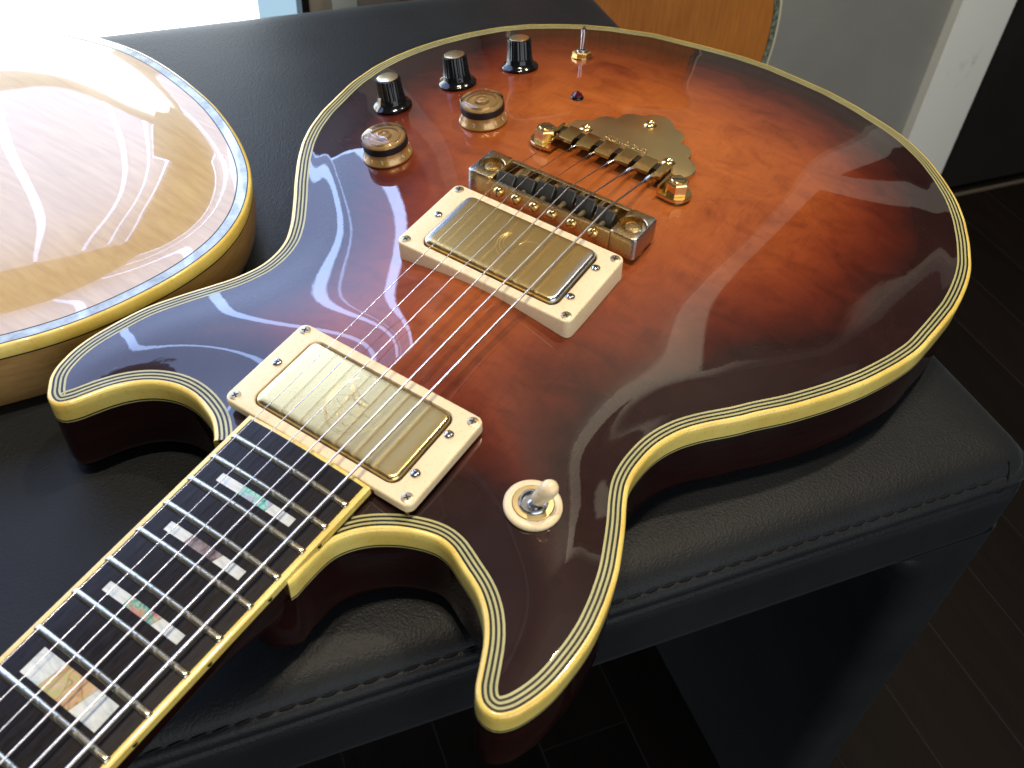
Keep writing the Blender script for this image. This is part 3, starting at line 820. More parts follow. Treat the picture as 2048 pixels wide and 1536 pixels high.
# inlays: pearl ends and an abalone middle, block at fret 15, narrow bars above
def patch(name, pts, material, parent, dz=0.03):
    n = 8
    (a, b_, c_, d_) = [np.array(p) for p in pts]          # a-b and d-c run across the board
    v, f = [], []
    for i in range(n+1):
        for q, r in ((a, b_), (d_, c_)):
            p = q + (r-q)*i/n
            v.append((p[0], p[1], bz(p[0], p[1]) + dz))
    for i in range(n): f.append((2*i, 2*i+2, 2*i+3, 2*i+1))
    m_ = len(v)
    v += [(x, y, z-0.4) for x, y, z in v]
    f += [tuple(m_+k for k in q[::-1]) for q in list(f)]
    rim = [2*i for i in range(n+1)] + [2*i+1 for i in range(n, -1, -1)]
    for k in range(len(rim)):
        p, q = rim[k], rim[(k+1) % len(rim)]
        f.append((p, q, q+m_, p+m_))
    return obj(name, v, f, material, parent, sharp=30)
for (x0, x1, yt, ya0, ya1, yc0, yc1, yb_, mt) in (
        (-16.6, -13.0, 17.7, 7.0, 7.8, -5.2, -5.9, -16.0, M_ABALONE_G),
        (-40.3, -36.6, 18.2, 8.6, 8.0, -4.3, -5.7, -15.9, M_ABALONE_D),
        (-66.8, -63.1, 18.0, 8.1, 7.9, -4.3, -5.7, -15.7, M_ABALONE_M),
        (-99.0, -89.6, 17.4, 8.9, 7.2, -4.5, -6.9, -15.8, M_ABALONE_O)):
    patch('pearl_inlay', [(x0, yt), (x0, ya0+0.1), (x1, ya1+0.1), (x1, yt)], M_PEARL, fb)
    patch('abalone_inlay', [(x0, ya0), (x0, yc0), (x1, yc1), (x1, ya1)], mt, fb, 0.025)
    patch('pearl_inlay', [(x0, yc0-0.1), (x0, yb_), (x1, yb_), (x1, yc1-0.1)], M_PEARL, fb)
for n in (3, 5, 7, 9, 12):
    xm = (fx(n)+fx(n-1))/2; wd = 4.6
    patch('pearl_inlay', [(xm-wd, 16.5), (xm-wd, 7.5), (xm+wd, 6.5), (xm+wd, 16.5)], M_PEARL, fb)
    patch('abalone_inlay', [(xm-wd, 7.4), (xm-wd, -5), (xm+wd, -6), (xm+wd, 6.4)], M_ABALONE_O, fb, 0.025)
    patch('pearl_inlay', [(xm-wd, -5.1), (xm-wd, -15), (xm+wd, -15), (xm+wd, -6.1)], M_PEARL, fb)
dot = lathe([(0.0, 0.12), (1.0, 0.12), (1.05, 0.0), (1.05, -0.5)], 20)
dotm = localmesh('side_dot', dot[0], dot[1], M_BLACKLINE)
for n in (3, 5, 7, 9, 12, 15, 17, 19, 21):
    x = (fx(n)+fx(n-1))/2
    inst('side_dot', dotm, frame((x, -(hw(x)+1.93), fz(x)-3.0), (0, -1, 0.15)), fb)

# ---- screws
def cross_screw(name, r, dome, material):
    """phillips head: domed disc with a recessed cross"""
    mb = MB().add(lathe([(r*0.98, -0.6), (r, 0.0), (r*0.95, dome*0.45), (r*0.72, dome*0.85), (r*0.40, dome), (0.0, dome)], 24))
    me = localmesh(name, mb.v, mb.f, material)
    c = MB()
    for a in (0.4, 0.4 + math.pi/2):
        R_ = Matrix.Rotation(a, 4, 'Z')
        c.add(xform(box(-r*0.55, r*0.55, -r*0.13, r*0.13, dome*0.75, dome+0.05), R_))
    me2 = localmesh('cross_slot', c.v, c.f, M_DARK)
    return me, me2
SCR_FLAT = cross_screw('screw', 2.3, 0.35, M_RINGSCREW)
SCR_DOME = cross_screw('screw', 1.95, 1.0, M_STEEL)
def screw(parent, pair, p, n, a):
    M = frame(p, n) @ Matrix.Rotation(a, 4, 'Z')
    inst('screw', pair[0], M, parent); inst_sub(parent, pair[1], M)
def inst_sub(parent, me, M):
    return inst(me.name.split('.')[0], me, M, parent)

# ---- pickups: wedge shaped ring, metal cover, screws
def pickup(xc, zc, pitch, th_lo, th_hi, cover_mat, cover_h, ring_lo, sc):
    M = frame((xc, 0, zc), (-pitch, 0, 1))
    W, Hh, R_ = 45.8, 88.0, 3.2
    def rz(x): return ring_lo(x)
    L = []
    hole = rrect(36.6, 68.4, 4.2, 6)
    out = [rrect(W, Hh, R_, 6), rrect(W, Hh, R_, 6), rrect(W-0.25, Hh-0.25, R_, 6), rrect(W-0.8, Hh-0.8, R_, 6), rrect(W-1.6, Hh-1.6, R_, 6)]
    zt = [None, -1.0, -0.35, -0.08, 0.0]
    for P, z in zip(out, zt):
        L.append([(x, y, (rz(x) if z is None else z)) for x, y in P])
    L.append([(x, y, 0.0) for x, y in [(a*1.02, b_*1.012) for a, b_ in hole]])
    L.append([(x, y, -0.5) for x, y in hole]); L.append([(x, y, -3.2) for x, y in hole])
    vf = loft(L, cap0=False, cap1=False)
    ring = obj('pickup_ring', vf[0], vf[1], M_RING, g, sharp=40, M=M)
    vf = loft([[(x, y, -2.4) for x, y in rrect(36.8, 68.6, 4, 6)]], cap0=False)
    o = obj('pickup_floor', *box(-18.4, 18.4, -34.2, 34.2, -3.0, -2.4), M_DARK, ring, M=M)
    L = [[(x, y, -2.5) for x, y in rrect(35.6, 67.0, 3.6, 8)]]
    for a in (0, 18, 36, 54, 72, 90):
        ca, sa = math.cos(math.radians(a)), math.sin(math.radians(a)); ins = 1.6*(1-ca)
        L.append([(x, y, cover_h - 1.6 + 1.6*sa) for x, y in rrect(35.6-2*ins, 67.0-2*ins, 3.6-ins*0.5, 8)])
    L.append([(x*0.9, y*0.94, cover_h+0.03) for x, y in rrect(32.4, 63.8, 2.8, 8)])
    vf = loft(L, cap0=False)
    cov = obj('pickup_cover', vf[0], vf[1], cover_mat, ring, sharp=50, M=M)
    for k, (sx, sy) in enumerate(((1, 1), (-1, 1), (1, -1), (-1, -1))):
        screw(ring, SCR_FLAT, M @ Vector((sx*19.6, sy*40.6, -0.05)), M.to_3x3() @ Vector((0, 0, 1)), 0.7*k)
    for k, (x, y) in enumerate(sc):
        screw(ring, SCR_DOME, M @ Vector((x, y, 0.0)), M.to_3x3() @ Vector((0, 0, 1)), 0.4*k+0.2)
    return ring, cov, M
ringN, coverN, MN = pickup(35.4, 10.8, 0.1065, 0, 0, M_PUCOVER_N, 1.2, lambda x: -4.0 - 0.02*(x+23), [(1.0, 38.3), (10.0, -36.9), (-10.2, -37.1)])
ringB, coverB, MBr = pickup(138.8, 20.9, 0.1065, 0, 0, M_PUCOVER_B, 2.2, lambda x: -10.5, [(0.6, 38.2), (10.2, -36.7), (-9.8, -36.6)])
# spring loaded ring screws peeping out under the neck pickup ring
for y in (-36.0, -41.5):
    vf = tube([(14.5, y, 5.2), (14.5, y, 0.5)], 0.8, 8)
    obj('ring_spring', vf[0], vf[1], M_GOLD, ringN)
# engraved emblem on the neck pickup cover: concentric strokes of a stylised hand
eng = MB()
def stroke(cx, cy, rx, ry, a0, a1, rot, z, r=0.10, n=18):
    pts = []
    for i in range(n+1):
        a = math.radians(a0 + (a1-a0)*i/n)
        x, y = rx*math.cos(a), ry*math.sin(a)
        c_, s_ = math.cos(rot), math.sin(rot)
        pts.append((cx + x*c_ - y*s_, cy + x*s_ + y*c_, z))
    return tube(pts, r, 5)
zc_ = 1.2
rs = random.Random(11)
eng.add(stroke(1, -1, 13.5, 11.5, 20, 250, 0.3, zc_)); eng.add(stroke(1, -1, 12.6, 10.6, 30, 240, 0.3, zc_)); eng.add(stroke(0.5, -2, 10, 12.5, 200, 330, 0.1, zc_))
for k in range(5):
    eng.add(stroke(5.5 - k*0.6, 4 - k*1.6, 3.8, 1.25, 0, 340, 0.5 + 0.28*k, zc_))
for k in range(9):
    eng.add(stroke(-1 + rs.uniform(-6, 6), -1 + rs.uniform(-6, 6), rs.uniform(3, 9), rs.uniform(1.5, 4), rs.uniform(0, 90), rs.uniform(150, 260), rs.uniform(0.3, 1.6), zc_, 0.085))
for k in range(6):
    y = -7.5 + k*2.6
    eng.add(tube([(-12 + 1.2*k, y + 6, zc_), (-8 + 1.4*k, y + 4.6, zc_), (-3 + k, y + 1.2, zc_), (2.5 + 0.4*k, y - 3.5, zc_)], 0.085, 5))
obj('emblem_engraving', eng.v, eng.f, M_ENGRAVE, ringN, M=MN)
eng = MB()
for k in range(3):
    eng.add(stroke(1 + k, -2, 9 - 1.5*k, 8 - k, 30, 200, 0.4, 2.2, 0.06))
eng.add(stroke(4, -8, 3, 5, 0, 360, 0.4, 2.2, 0.06))
obj('emblem_engraving', eng.v, eng.f, M_ENGRAVE, ringB, M=MBr)

# ---- bridge
BX, BZ0, BZ1 = 179.8, 16.4, 27.2
MBG = frame((BX, 0, 0), (-0.02, 0, 1))
L = []
outb = rrect(20.0, 88.0, 2.6, 5)
L = [[(x, y, BZ0) for x, y in outb], [(x, y, BZ1-0.5) for x, y in outb], [(x*0.985, y*0.997, BZ1-0.1) for x, y in outb], [(x*0.96, y*0.992, BZ1) for x, y in outb]]
# body: frame with an open saddle trough -> four rails and two solid ends
def bpart(name, vf, material, parent, sharp=35):
    return obj(name, vf[0], vf[1], material, parent, M=MBG, sharp=sharp)
end_h = 13.0
mb = MB()
mb.add(rbox(2.6, 88.0-2*end_h+0.2, BZ0, BZ1-1.4, 0.3, 0.3, cx=-8.7))
mb.add(rbox(2.6, 88.0-2*end_h+0.2, BZ0, BZ1-0.4, 0.3, 0.3, cx=8.7))
mb.add(box(-7.6, 7.6, -31.2, 31.2, BZ0, BZ0+2.2))
def bridge_end(cy):
    """solid end with a round counterbore for the post"""
    L = []; n = 40
    sq = []
    r0 = 5.9
    for i in range(n):
        a = 2*math.pi*i/n
        d = (math.cos(a), math.sin(a))
        k = min(10.0/max(abs(d[0]), 1e-6), (end_h/2)/max(abs(d[1]), 1e-6))
        k = min(k, 11.2)
        sq.append((d[0]*k, cy + d[1]*k))
    ci = [(r0*math.cos(2*math.pi*i/n), cy + (1 if cy > 0 else -1)*-0.3 + r0*math.sin(2*math.pi*i/n)) for i in range(n)]
    L.append([(x, y, BZ0) for x, y in sq]); L.append([(x, y, BZ1-0.5) for x, y in sq])
    L.append([(x*0.97, cy+(y-cy)*0.96, BZ1-0.1) for x, y in sq]); L.append([(x*0.95, cy+(y-cy)*0.94, BZ1) for x, y in sq])
    L.append([(x*1.06, cy+(y-cy)*1.06, BZ1) for x, y in ci]); L.append([(x, y, BZ1-0.4) for x, y in ci]); L.append([(x, y, BZ1-4.0) for x, y in ci])
    return loft(L, cap0=True, cap1=True)
yc = 44.0 - end_h/2
mb.add(bridge_end(yc)).add(bridge_end(-yc))
bridge = bpart('bridge', (mb.v, mb.f), M_BRIDGE, g, 40)
SY = [25.7, 16.4, 6.8, -2.7, -13.0, -23.9]       # strings at the saddles
SX = [175.6, 177.6, 179.2, 181.4, 181.2, 179.8]
SZ = [29.3, 29.7, 29.9, 29.9, 29.7, 29.3]
SY0 = [23.1, 14.2, 5.9, -2.5, -11.6, -21.1]      # and over the last fret (x = 0.8)
for k in range(6):
    x, y, z = SX[k]-BX, SY[k], SZ[k]
    # roof shaped black saddle on its screw
    w = 4.5
    pr2 = [(-3.7, BZ1-5.4), (-3.5, BZ1-2.4), (-2.6, BZ1-0.6), (-0.7, z-0.12), (0.0, z), (0.7, z-0.25), (1.7, BZ1+0.2), (2.0, BZ1-2.0), (1.9, BZ1-5.4)]
    L = []
    for yy, sc_ in ((y-w, 0.93), (y-w+0.4, 1.0), (y+w-0.4, 1.0), (y+w, 0.93)):
        L.append([(x + px*sc_, yy, BZ1-4 + (pz-BZ1+4)*sc_) for px, pz in pr2])
    sad = bpart('saddle', loft(L), M_SADDLE, bridge, 30)
    R_ = Matrix.Translation((0, y-0.2, BZ1-5.6)) @ Matrix.Rotation(math.pi/2, 4, 'Y')
    rod = tube([(-9.0, y-0.6, BZ1-3.4), (8.0, y-0.6, BZ1-3.4)], 1.4, 10)
    bpart('saddle_rod', rod, M_GOLDDULL, bridge)
    # screw heads on the pickup side
    hd_ = lathe([(2.6, 0.0), (2.65, 0.5), (2.4, 1.3), (1.7, 1.9), (0.9, 2.15), (0.0, 2.2)], 20)
    Mh = Matrix.Translation((-10.0, y+0.6, BZ1-5.0)) @ Matrix.Rotation(-math.pi/2, 4, 'Y')
    hs = bpart('saddle_screw', xform(hd_, Mh), M_GOLD, bridge)
    sl = xform(box(-1.6, 1.6, -0.22, 0.22, 1.75, 2.2), Mh @ Matrix.Rotation(0.5*k, 4, 'Z'))
    bpart('screw_slot', sl, M_DARK, bridge)
    # dividing ribs of the casting between the saddles
    if k < 5:
        ym = (SY[k]+SY[k+1])/2
        rb = rbox(7.2, 2.2, BZ0+2, BZ1-0.5, 0.3, 0.3, cx=5.4, cy=ym)
        bpart('casting_rib', rb, M_BRIDGE, bridge)
for k, s_ in enumerate((1, -1)):
    pst = lathe([(3.9, BZ1-4.4), (3.9, BZ1-2.0), (3.5, BZ1-1.5), (2.6, BZ1-1.3), (2.4, BZ1-0.9), (2.0, BZ1-0.8), (0.0, BZ1-0.8)], 8 if s_ > 0 else 28)
    Mp = Matrix.Translation((0, s_*(yc-0.3), 0))
    ps = bpart('bridge_post', xform(pst, Mp), M_GOLD, bridge, 30)
    bpart('post_slot', xform(box(-1.8, 1.8, -0.35, 0.35, BZ1-0.95, BZ1-0.72), Mp @ Matrix.Rotation(0.5+k, 4, 'Z')), M_GOLDDULL, bridge)
    st_ = lathe([(6.5, H(BX, s_*yc)-0.5), (6.5, H(BX, s_*yc)+0.8), (4.2, H(BX, s_*yc)+1.0), (4.0, BZ0+0.5)], 28)
    bpart('bridge_stud', xform(st_, Mp), M_GOLDDULL, bridge)

# ---- tailpiece: scalloped plate, comb for the strings, two posts with hex nuts
cusps = [(283.4, 4.6), (276.6, 9.6), (266.0, 18.4), (255.4, 27.8), (243.0, 34.8)]
def scallop(p, q_, bulge, n=8):
    p, q_ = Vector(p), Vector(q_); m_ = (p+q_)/2; d = q_-p; nn = Vector((d.y, -d.x)).normalized()
    if nn.dot(m_ - Vector((235, 0))) < 0: nn = -nn
    return [tuple(p + d*t + nn*bulge*4*t*(1-t)) for t in [i/n for i in range(n)]]
half = []
half += scallop((277.0, -9.4), (277.0, 9.4), 6.8, 14)[7:]
for p_, q_ in zip([(277.0, 9.4), (266.4, 18.2), (255.8, 27.6)], [(266.4, 18.2), (255.8, 27.6), (243.0, 35.2)]):
    half += scallop(p_, q_, 3.4)
half += [(243.0, 35.2), (238.5, 33.0)]
outl_ = [(x, y) for x, y in half] + [(x, -y) for x, y in half[::-1][:-1]]
PZ = H(250, 0) + 0.6
tp_loops = []
cx_, cy_ = 258, 0
for z, k in ((PZ-0.6, 1.0), (PZ+0.9, 1.0), (PZ+1.25, 0.992), (PZ+1.35, 0.975)):
    tp_loops.append([(cx_+(x-cx_)*k, y*k, z) for x, y in outl_])
vf = loft(tp_loops)
tail = obj('tailpiece', vf[0], vf[1], M_GOLDDULL, g, sharp=30)
TZ = 22.2
slots = [30.9, 20.6, 10.4, -0.6, -11.0, -21.6]
eds = [34.0] + slots + [-27.0]
for k in range(7):
    y1 = eds[k] - (0.0 if k == 0 else 1.35); y0 = eds[k+1] + (0.0 if k == 6 else 1.35)
    # folded sheet finger: rises from the plate, bends forward and down over the string slot
    prf = [(240.5, PZ+1.2), (239.0, TZ-0.6), (237.6, TZ+0.3), (226.8, TZ+0.45), (225.6, TZ), (225.2, TZ-1.4), (226.6, TZ-1.5), (227.2, TZ-1.0), (237.2, TZ-1.0), (238.0, PZ+1.2)]
    v = [(x, y0, z) for x, z in prf] + [(x, y1, z) for x, z in prf]
    n = len(prf)
    f = [tuple(range(n)), tuple(range(2*n-1, n-1, -1))] + [(i, n+i, n+(i+1) % n, (i+1) % n) for i in range(n)]
    obj('comb_finger', v, f, M_GOLD, tail, sharp=25)
# dark bar standing in for the shade under the comb and the script engraving along the plate
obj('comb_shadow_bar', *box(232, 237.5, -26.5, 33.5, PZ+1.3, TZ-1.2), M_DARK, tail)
rs = random.Random(5)
pts = [(243.0, 11.0, PZ+1.5)]
scr = MB()
yy = 13.5
while yy > -8.5:
    a = rs.uniform(0.8, 1.9)
    scr.add(stroke(248.0 + rs.uniform(-0.3, 0.3), yy, 1.0*a, 0.9, rs.uniform(-40, 60), rs.uniform(230, 330), 0.35, PZ+1.4, 0.2, 10))
    yy -= rs.uniform(1.3, 2.2)
scr.add(tube([(250.0, 15.0, PZ+1.4), (246.6, 13, PZ+1.4), (246.2, 4, PZ+1.4), (246.8, -9.5, PZ+1.4)], 0.18, 5))
obj('script_engraving', scr.v, scr.f, M_GOLD, tail)
for (x, y) in ((247.0, 25.6), (246.4, -21.6), (271.5, 1.8)):
    sh = lathe([(3.4, -0.2), (3.4, 0.3), (2.9, 0.9), (1.9, 1.25), (1.2, 0.7), (0.0, 0.5)], 24)
    obj('tailpiece_screw', sh[0], sh[1], M_GOLD, tail, M=frame((x, y, PZ+1.3), (0, 0, 1)))
for s_ in (1, -1):
    y = 36.4*s_; x = 225.0
    bz_ = H(x, y)
    # ear bracket: sheet strip from the comb out around the post
    E_ = []
    for a in range(-100, 101, 20):
        E_.append((x + 7.4*math.sin(math.radians(a)) , y + s_*7.4*math.cos(math.radians(a))))
    E_ += [(x+6.6, s_*30.0), (x-6.6, s_*30.0)]
    ear = [[(p[0], p[1], z) for p in E_] for z in (bz_+1.6, bz_+2.8, bz_+3.0)]
    ear[2] = [(x + (p[0]-x)*0.97, y + (p[1]-y)*0.97, bz_+3.05) for p in E_]
    vf = loft(ear); ea = obj('ear', vf[0], vf[1], M_GOLD, tail)
    wl = MB().add(box(x-6.6, x+6.8, min(s_*29.2, s_*30.4), max(s_*29.2, s_*30.4), bz_+1.7, TZ+0.3))
    obj('ear_upright', wl.v, wl.f, M_GOLD, tail)
    po = lathe([(5.6, bz_-0.5), (5.6, bz_+1.6), (3.4, bz_+1.7), (3.4, bz_+4)], 28)
    obj('post', po[0], po[1], M_GOLD, tail, M=frame((x, y, 0), (0, 0, 1)))
    hx = lathe([(5.4, bz_+3.1), (5.5, bz_+3.3), (5.5, bz_+8.6), (5.0, bz_+9.3), (4.1, bz_+9.5), (3.6, bz_+8.9), (3.3, bz_+9.6), (0, bz_+9.8)], 6)
    obj('hex_nut', hx[0], hx[1], M_GOLD, tail, sharp=20, M=frame((x, y, 0), (0, 0, 1), (1, 0.3, 0)))
    nutc = lathe([(3.5, bz_+9.0), (3.5, bz_+9.9), (3.1, bz_+10.2), (0, bz_+10.2)], 24)
    hn = obj('post_head', nutc[0], nutc[1], M_GOLD, tail, M=frame((x, y, 0), (0, 0, 1)))
    obj('post_slot', *box(-3.0, 3.0, -0.55, 0.55, bz_+9.9, bz_+10.25), M_DARK, tail, M=frame((x, y, 0), (0, 0, 1), (0.5, -0.8, 0)))

# ---- strings
RAD = [0.165, 0.18, 0.21, 0.31, 0.41, 0.52]
for k in range(6):
    slope = (SY[k]-SY0[k])/(SX[k]-0.8)
    yn = SY0[k] + slope*(NUT-0.8)
    zn = 12.35 + (SZ[k]-12.35)/(SX[k]-0.8)*(NUT-0.8)
    r = RAD[k]
    ye = slots[k]; xe = 229.5
    path = [(NUT-3, yn, zn + r), (-200, SY0[k]+slope*(-200.8), 12.35 + (SZ[k]-12.35)/(SX[k]-0.8)*(-200.8) + r), (0.8, SY0[k], 12.35 + r)]
    path += [(SX[k]-2.2, SY[k], SZ[k]+r-0.15), (SX[k]-0.6, SY[k], SZ[k]+r), (SX[k]+0.8, SY[k], SZ[k]+r-0.12), (SX[k]+3, SY[k]+(ye-SY[k])*0.06, SZ[k]+r-0.9)]
    if k >= 3: path.insert(-1, (SX[k]+1.8, SY[k]+(ye-SY[k])*0.03, SZ[k]+r-0.4))
    path += [(xe, ye, TZ-2.4)]
    vf = tube(path, r, 10)
    so = obj('string', vf[0], vf[1], M_WOUND if k >= 3 else M_STRING, g, sharp=None)
    # twisted tail near the ball end
    d = Vector((xe-SX[k]-3, ye-SY[k], TZ-2.4-SZ[k])); tip = Vector((xe, ye, TZ-2.4))
    dn = d.normalized()
    a_len = 9.0 if k >= 3 else 6.5
    tw = MB()
    for ph in (0, math.pi):
        pts = []
        for i in range(41):
            t = i/40; p = tip - dn*(a_len*t)
            pts.append(p + Vector((0, math.cos(ph + t*22), math.sin(ph + t*22)))*(r*0.9 + 0.12))
        tw.add(tube(pts, max(r*0.55, 0.13), 5))
    if k < 3: tw.add(xform(lathe([(0, -0.6), (0.42, -0.4), (0.5, 0), (0.42, 0.4), (0, 0.6)], 10), Matrix.Translation(tip - dn*a_len)))
    obj('string_twist', tw.v, tw.f, M_STRING, so, sharp=60)

# ---- knobs
def on_top(x, y, dz=0.0, xdir=(1, 0, 0)):
    return frame((x, y, H(x, y) + dz), nrm_at(x, y), xdir)
FONT_CACHE = {}
def glyph(ch, size):
    key = (ch, size)
    if key not in FONT_CACHE:
        cu = bpy.data.curves.new('numeral', 'FONT'); cu.body = ch; cu.size = size*S; cu.align_x = 'CENTER'; cu.extrude = 0.06*S
        ob = bpy.data.objects.new('tmp', cu); C.objects.link(ob)
        me = bpy.data.meshes.new_from_object(ob.evaluated_get(bpy.context.evaluated_depsgraph_get()))
        bpy.data.objects.remove(ob); bpy.data.curves.remove(cu)
        me.materials.clear(); me.materials.append(M_NUMERAL); me.name = 'numeral'
        FONT_CACHE[key] = me
    return FONT_CACHE[key]
def speed_knob(x, y, turn, lbl):
    M = on_top(x, y, 0.3)
    sk = lathe([(11.0, 0.0), (12.5, 0.0), (12.65, 0.5), (12.4, 1.1), (11.6, 2.4), (11.05, 4.2), (10.9, 5.4), (9.5, 5.6)], 72)
    kn = obj('speed_knob', sk[0], sk[1], M_KGOLD, g, M=M, sharp=40)
    kn['label'] = lbl
    n = 120; prof_ = [(10.75, 5.4), (11.15, 5.6), (11.2, 9.0), (10.8, 9.2)]
    loops = []
    for r, z in prof_:
        loops.append([((r + (0.12 if i % 2 else -0.10))*math.cos(2*math.pi*i/n), (r + (0.12 if i % 2 else -0.10))*math.sin(2*math.pi*i/n), z) for i in range(n)])
    vf = loft(loops, cap0=False, cap1=False)
    obj('grip_band', vf[0], vf[1], M_BAND, kn, M=M, sharp=60)
    inner = lathe([(10.6, 9.2), (10.5, 9.35), (8.4, 9.5), (8.1, 10.6), (7.5, 10.7), (7.2, 9.8), (3.9, 9.9), (3.5, 11.4), (2.6, 11.7), (2.2, 11.0), (0, 10.9)], 64)
    obj('gold_dial', inner[0], inner[1], M_KGOLDIN, kn, M=M, sharp=30)
    cl = lathe([(0, 12.05), (2.4, 12.2), (10.0, 11.8), (10.9, 11.2), (11.1, 10.2), (11.05, 9.25), (11.0, 9.22)][::-1], 72)
    obj('clear_crown', cl[0], cl[1], M_CLEAR, kn, M=M, sharp=40)
    for i in range(11):
        a = math.radians(turn + i*28)
        gm = glyph(str(i), 3.4)
        nv = Vector((math.cos(a), math.sin(a), 0.30)).normalized()
        tx = Vector((-math.sin(a), math.cos(a), 0))
        p = Vector((11.98*math.cos(a), 11.98*math.sin(a), 1.25)) + nv*0.10
        Ml = frame(p, nv, tx)
        inst('numeral', gm, M @ Ml, kn)
speed_knob(180.1, 99.8, -238, 'gold speed knob nearest the waist')
speed_knob(226.9, 74.7, -225, 'gold speed knob nearest the tailpiece')
def black_knob(x, y, turn, lbl):
    M = on_top(x, y, 0.3, (math.cos(turn), math.sin(turn), 0))
    n = 96
    def fl(r, z, amp):
        return [((r + amp*(1 if (i // 2) % 2 else -1))*math.cos(2*math.pi*i/n), (r + amp*(1 if (i // 2) % 2 else -1))*math.sin(2*math.pi*i/n), z) for i in range(n)]
    L = [fl(9.8, 0, 0), fl(10.3, 0.2, 0), fl(10.3, 0.9, 0), fl(9.6, 1.7, 0), fl(8.0, 2.5, 0), fl(7.5, 3.6, 0), fl(7.3, 5.2, 0), fl(7.1, 5.6, 0.0), fl(6.9, 5.9, 0.14), fl(6.4, 15.3, 0.16), fl(6.2, 15.9, 0.05), fl(5.6, 16.1, 0)]
    vf = loft(L)
    kn = obj('black_knob', vf[0], vf[1], M_KNOBBLACK, g, M=M, sharp=40)
    kn['label'] = lbl
    cp = lathe([(5.5, 16.0), (5.5, 16.35), (5.2, 16.5), (0, 16.5)], 48)
    obj('gold_cap', cp[0], cp[1], M_CAP, kn, M=M)
    pt = tube([(7.15, 0, 7.0), (7.5, 0, 5.3), (7.85, 0, 3.7), (8.4, 0, 2.7), (9.8, 0, 1.85), (10.45, 0, 0.9)], 0.65, 6)
    obj('pointer_line', pt[0], pt[1], M_POINTER, kn, M=M)
    ssx = xform(lathe([(0.9, 0), (0.9, 0.3), (0, 0.3)], 12), Matrix.Translation((-5.8, -4.4, 4.4)) @ Vector((-5.8, -4.4, 0)).to_track_quat('Z', 'Y').to_matrix().to_4x4())
    obj('set_screw', ssx[0], ssx[1], M_DARK, kn, M=M)
black_knob(219.7, 128.3, math.radians(165), 'black knob with its pale pointer turned to the waist')
black_knob(255.6, 111.6, math.radians(100), 'black knob in the middle of the three')
black_knob(290.0, 93.6, math.radians(60), 'black knob next to the small metal toggle')
# small metal toggle
M = on_top(325.7, 74.4, 0.1)
hx = MB().add(lathe([(6.4, 0), (6.4, 0.5), (5.6, 0.6)], 40)).add(lathe([(5.3, 0.6), (5.4, 0.8), (5.4, 2.6), (4.6, 3.2), (3.6, 3.3), (3.4, 3.0)], 6))
mt = obj('mini_toggle', hx.v, hx.f, M_GOLD, g, M=M, sharp=25)
vf = lathe([(3.1, 2.0), (3.1, 4.0), (2.6, 4.3), (1.9, 4.3), (1.8, 3.0), (0, 3.0)], 28)
obj('bushing', vf[0], vf[1], M_STEEL, mt, M=M)
vf = tube([(0, 0, 3), (0.1, 0, 8), (0.2, 0.1, 13.5), (0.25, 0.1, 15.6), (0.25, 0.1, 16.6), (0.25, 0.1, 17.0)], [1.1, 1.25, 1.5, 1.55, 1.25, 0.5], 16)
obj('lever', vf[0], vf[1], M_STEEL, mt, M=M)
# red indicator jewel
M = on_top(274.0, 47.1, 0.1)
vf = lathe([(3.6, 0), (3.5, 0.6), (2.9, 1.3)], 24)
jw = obj('indicator_lamp', vf[0], vf[1], M_KNOBBLACK, g, M=M)
vf = lathe([(2.9, 1.0), (2.8, 1.9), (1.9, 2.9), (0.8, 3.6), (0, 3.7)], 10)
obj('jewel', vf[0], vf[1], M_JEWEL, jw, M=M, sharp=15)
# three way switch: cream washer, gold knurled nut, steel bush, cream tip
M = on_top(41.9, -75.9, 0.1)
vf = lathe([(10.4, 0), (10.6, 0.5), (10.5, 1.4), (9.8, 2.1), (8.6, 2.3), (7.6, 2.2), (7.4, 1.7), (6.0, 1.7)], 64)
sw = obj('toggle_switch', vf[0], vf[1], M_RING, g, M=M, sharp=45)
n = 120; L = []
for r, z, am in ((7.35, 1.6, 0.14), (7.4, 2.2, 0.14), (7.2, 2.5, 0.0), (5.3, 2.55, 0), (5.1, 2.2, 0)):
    L.append([((r + am*(1 if i % 2 else -1))*math.cos(2*math.pi*i/n), (r + am*(1 if i % 2 else -1))*math.sin(2*math.pi*i/n), z) for i in range(n)])
vf = loft(L, cap0=False, cap1=False)
obj('knurled_nut', vf[0], vf[1], M_GOLDDULL, sw, M=M, sharp=30)
vf = lathe([(5.3, 2.0), (5.35, 3.2), (5.0, 3.6), (4.3, 3.6), (4.0, 3.0), (3.9, 0.6), (0, 0.4)], 48)
obj('bush', vf[0], vf[1], M_BLUENICKEL, sw, M=M, sharp=30)
vf = lathe([(0, 0.4), (1.6, 0.6), (2.2, 1.6), (1.9, 2.6), (0.8, 3.3), (0, 3.4)], 24)
obj('pivot_ball', vf[0], vf[1], M_STEEL, sw, M=M)
d = Vector((0.10, -0.36, 0.93)).normalized()
Mt = M @ Matrix.Translation((0, 0, 1.6)) @ d.to_track_quat('Z', 'Y').to_matrix().to_4x4()
vf = tube([(0, 0, 0), (0, 0, 5.5)], 1.4, 14)
obj('lever', vf[0], vf[1], M_STEEL, sw, M=Mt)
vf = lathe([(0.0, 3.6), (2.5, 3.6), (2.75, 4.2), (2.95, 7.0), (3.25, 10.0), (3.35, 12.0), (3.1, 13.8), (2.4, 15.1), (1.3, 15.9), (0, 16.1)], 32)
obj('switch_tip', vf[0], vf[1], M_RING, sw, M=Mt, sharp=40)
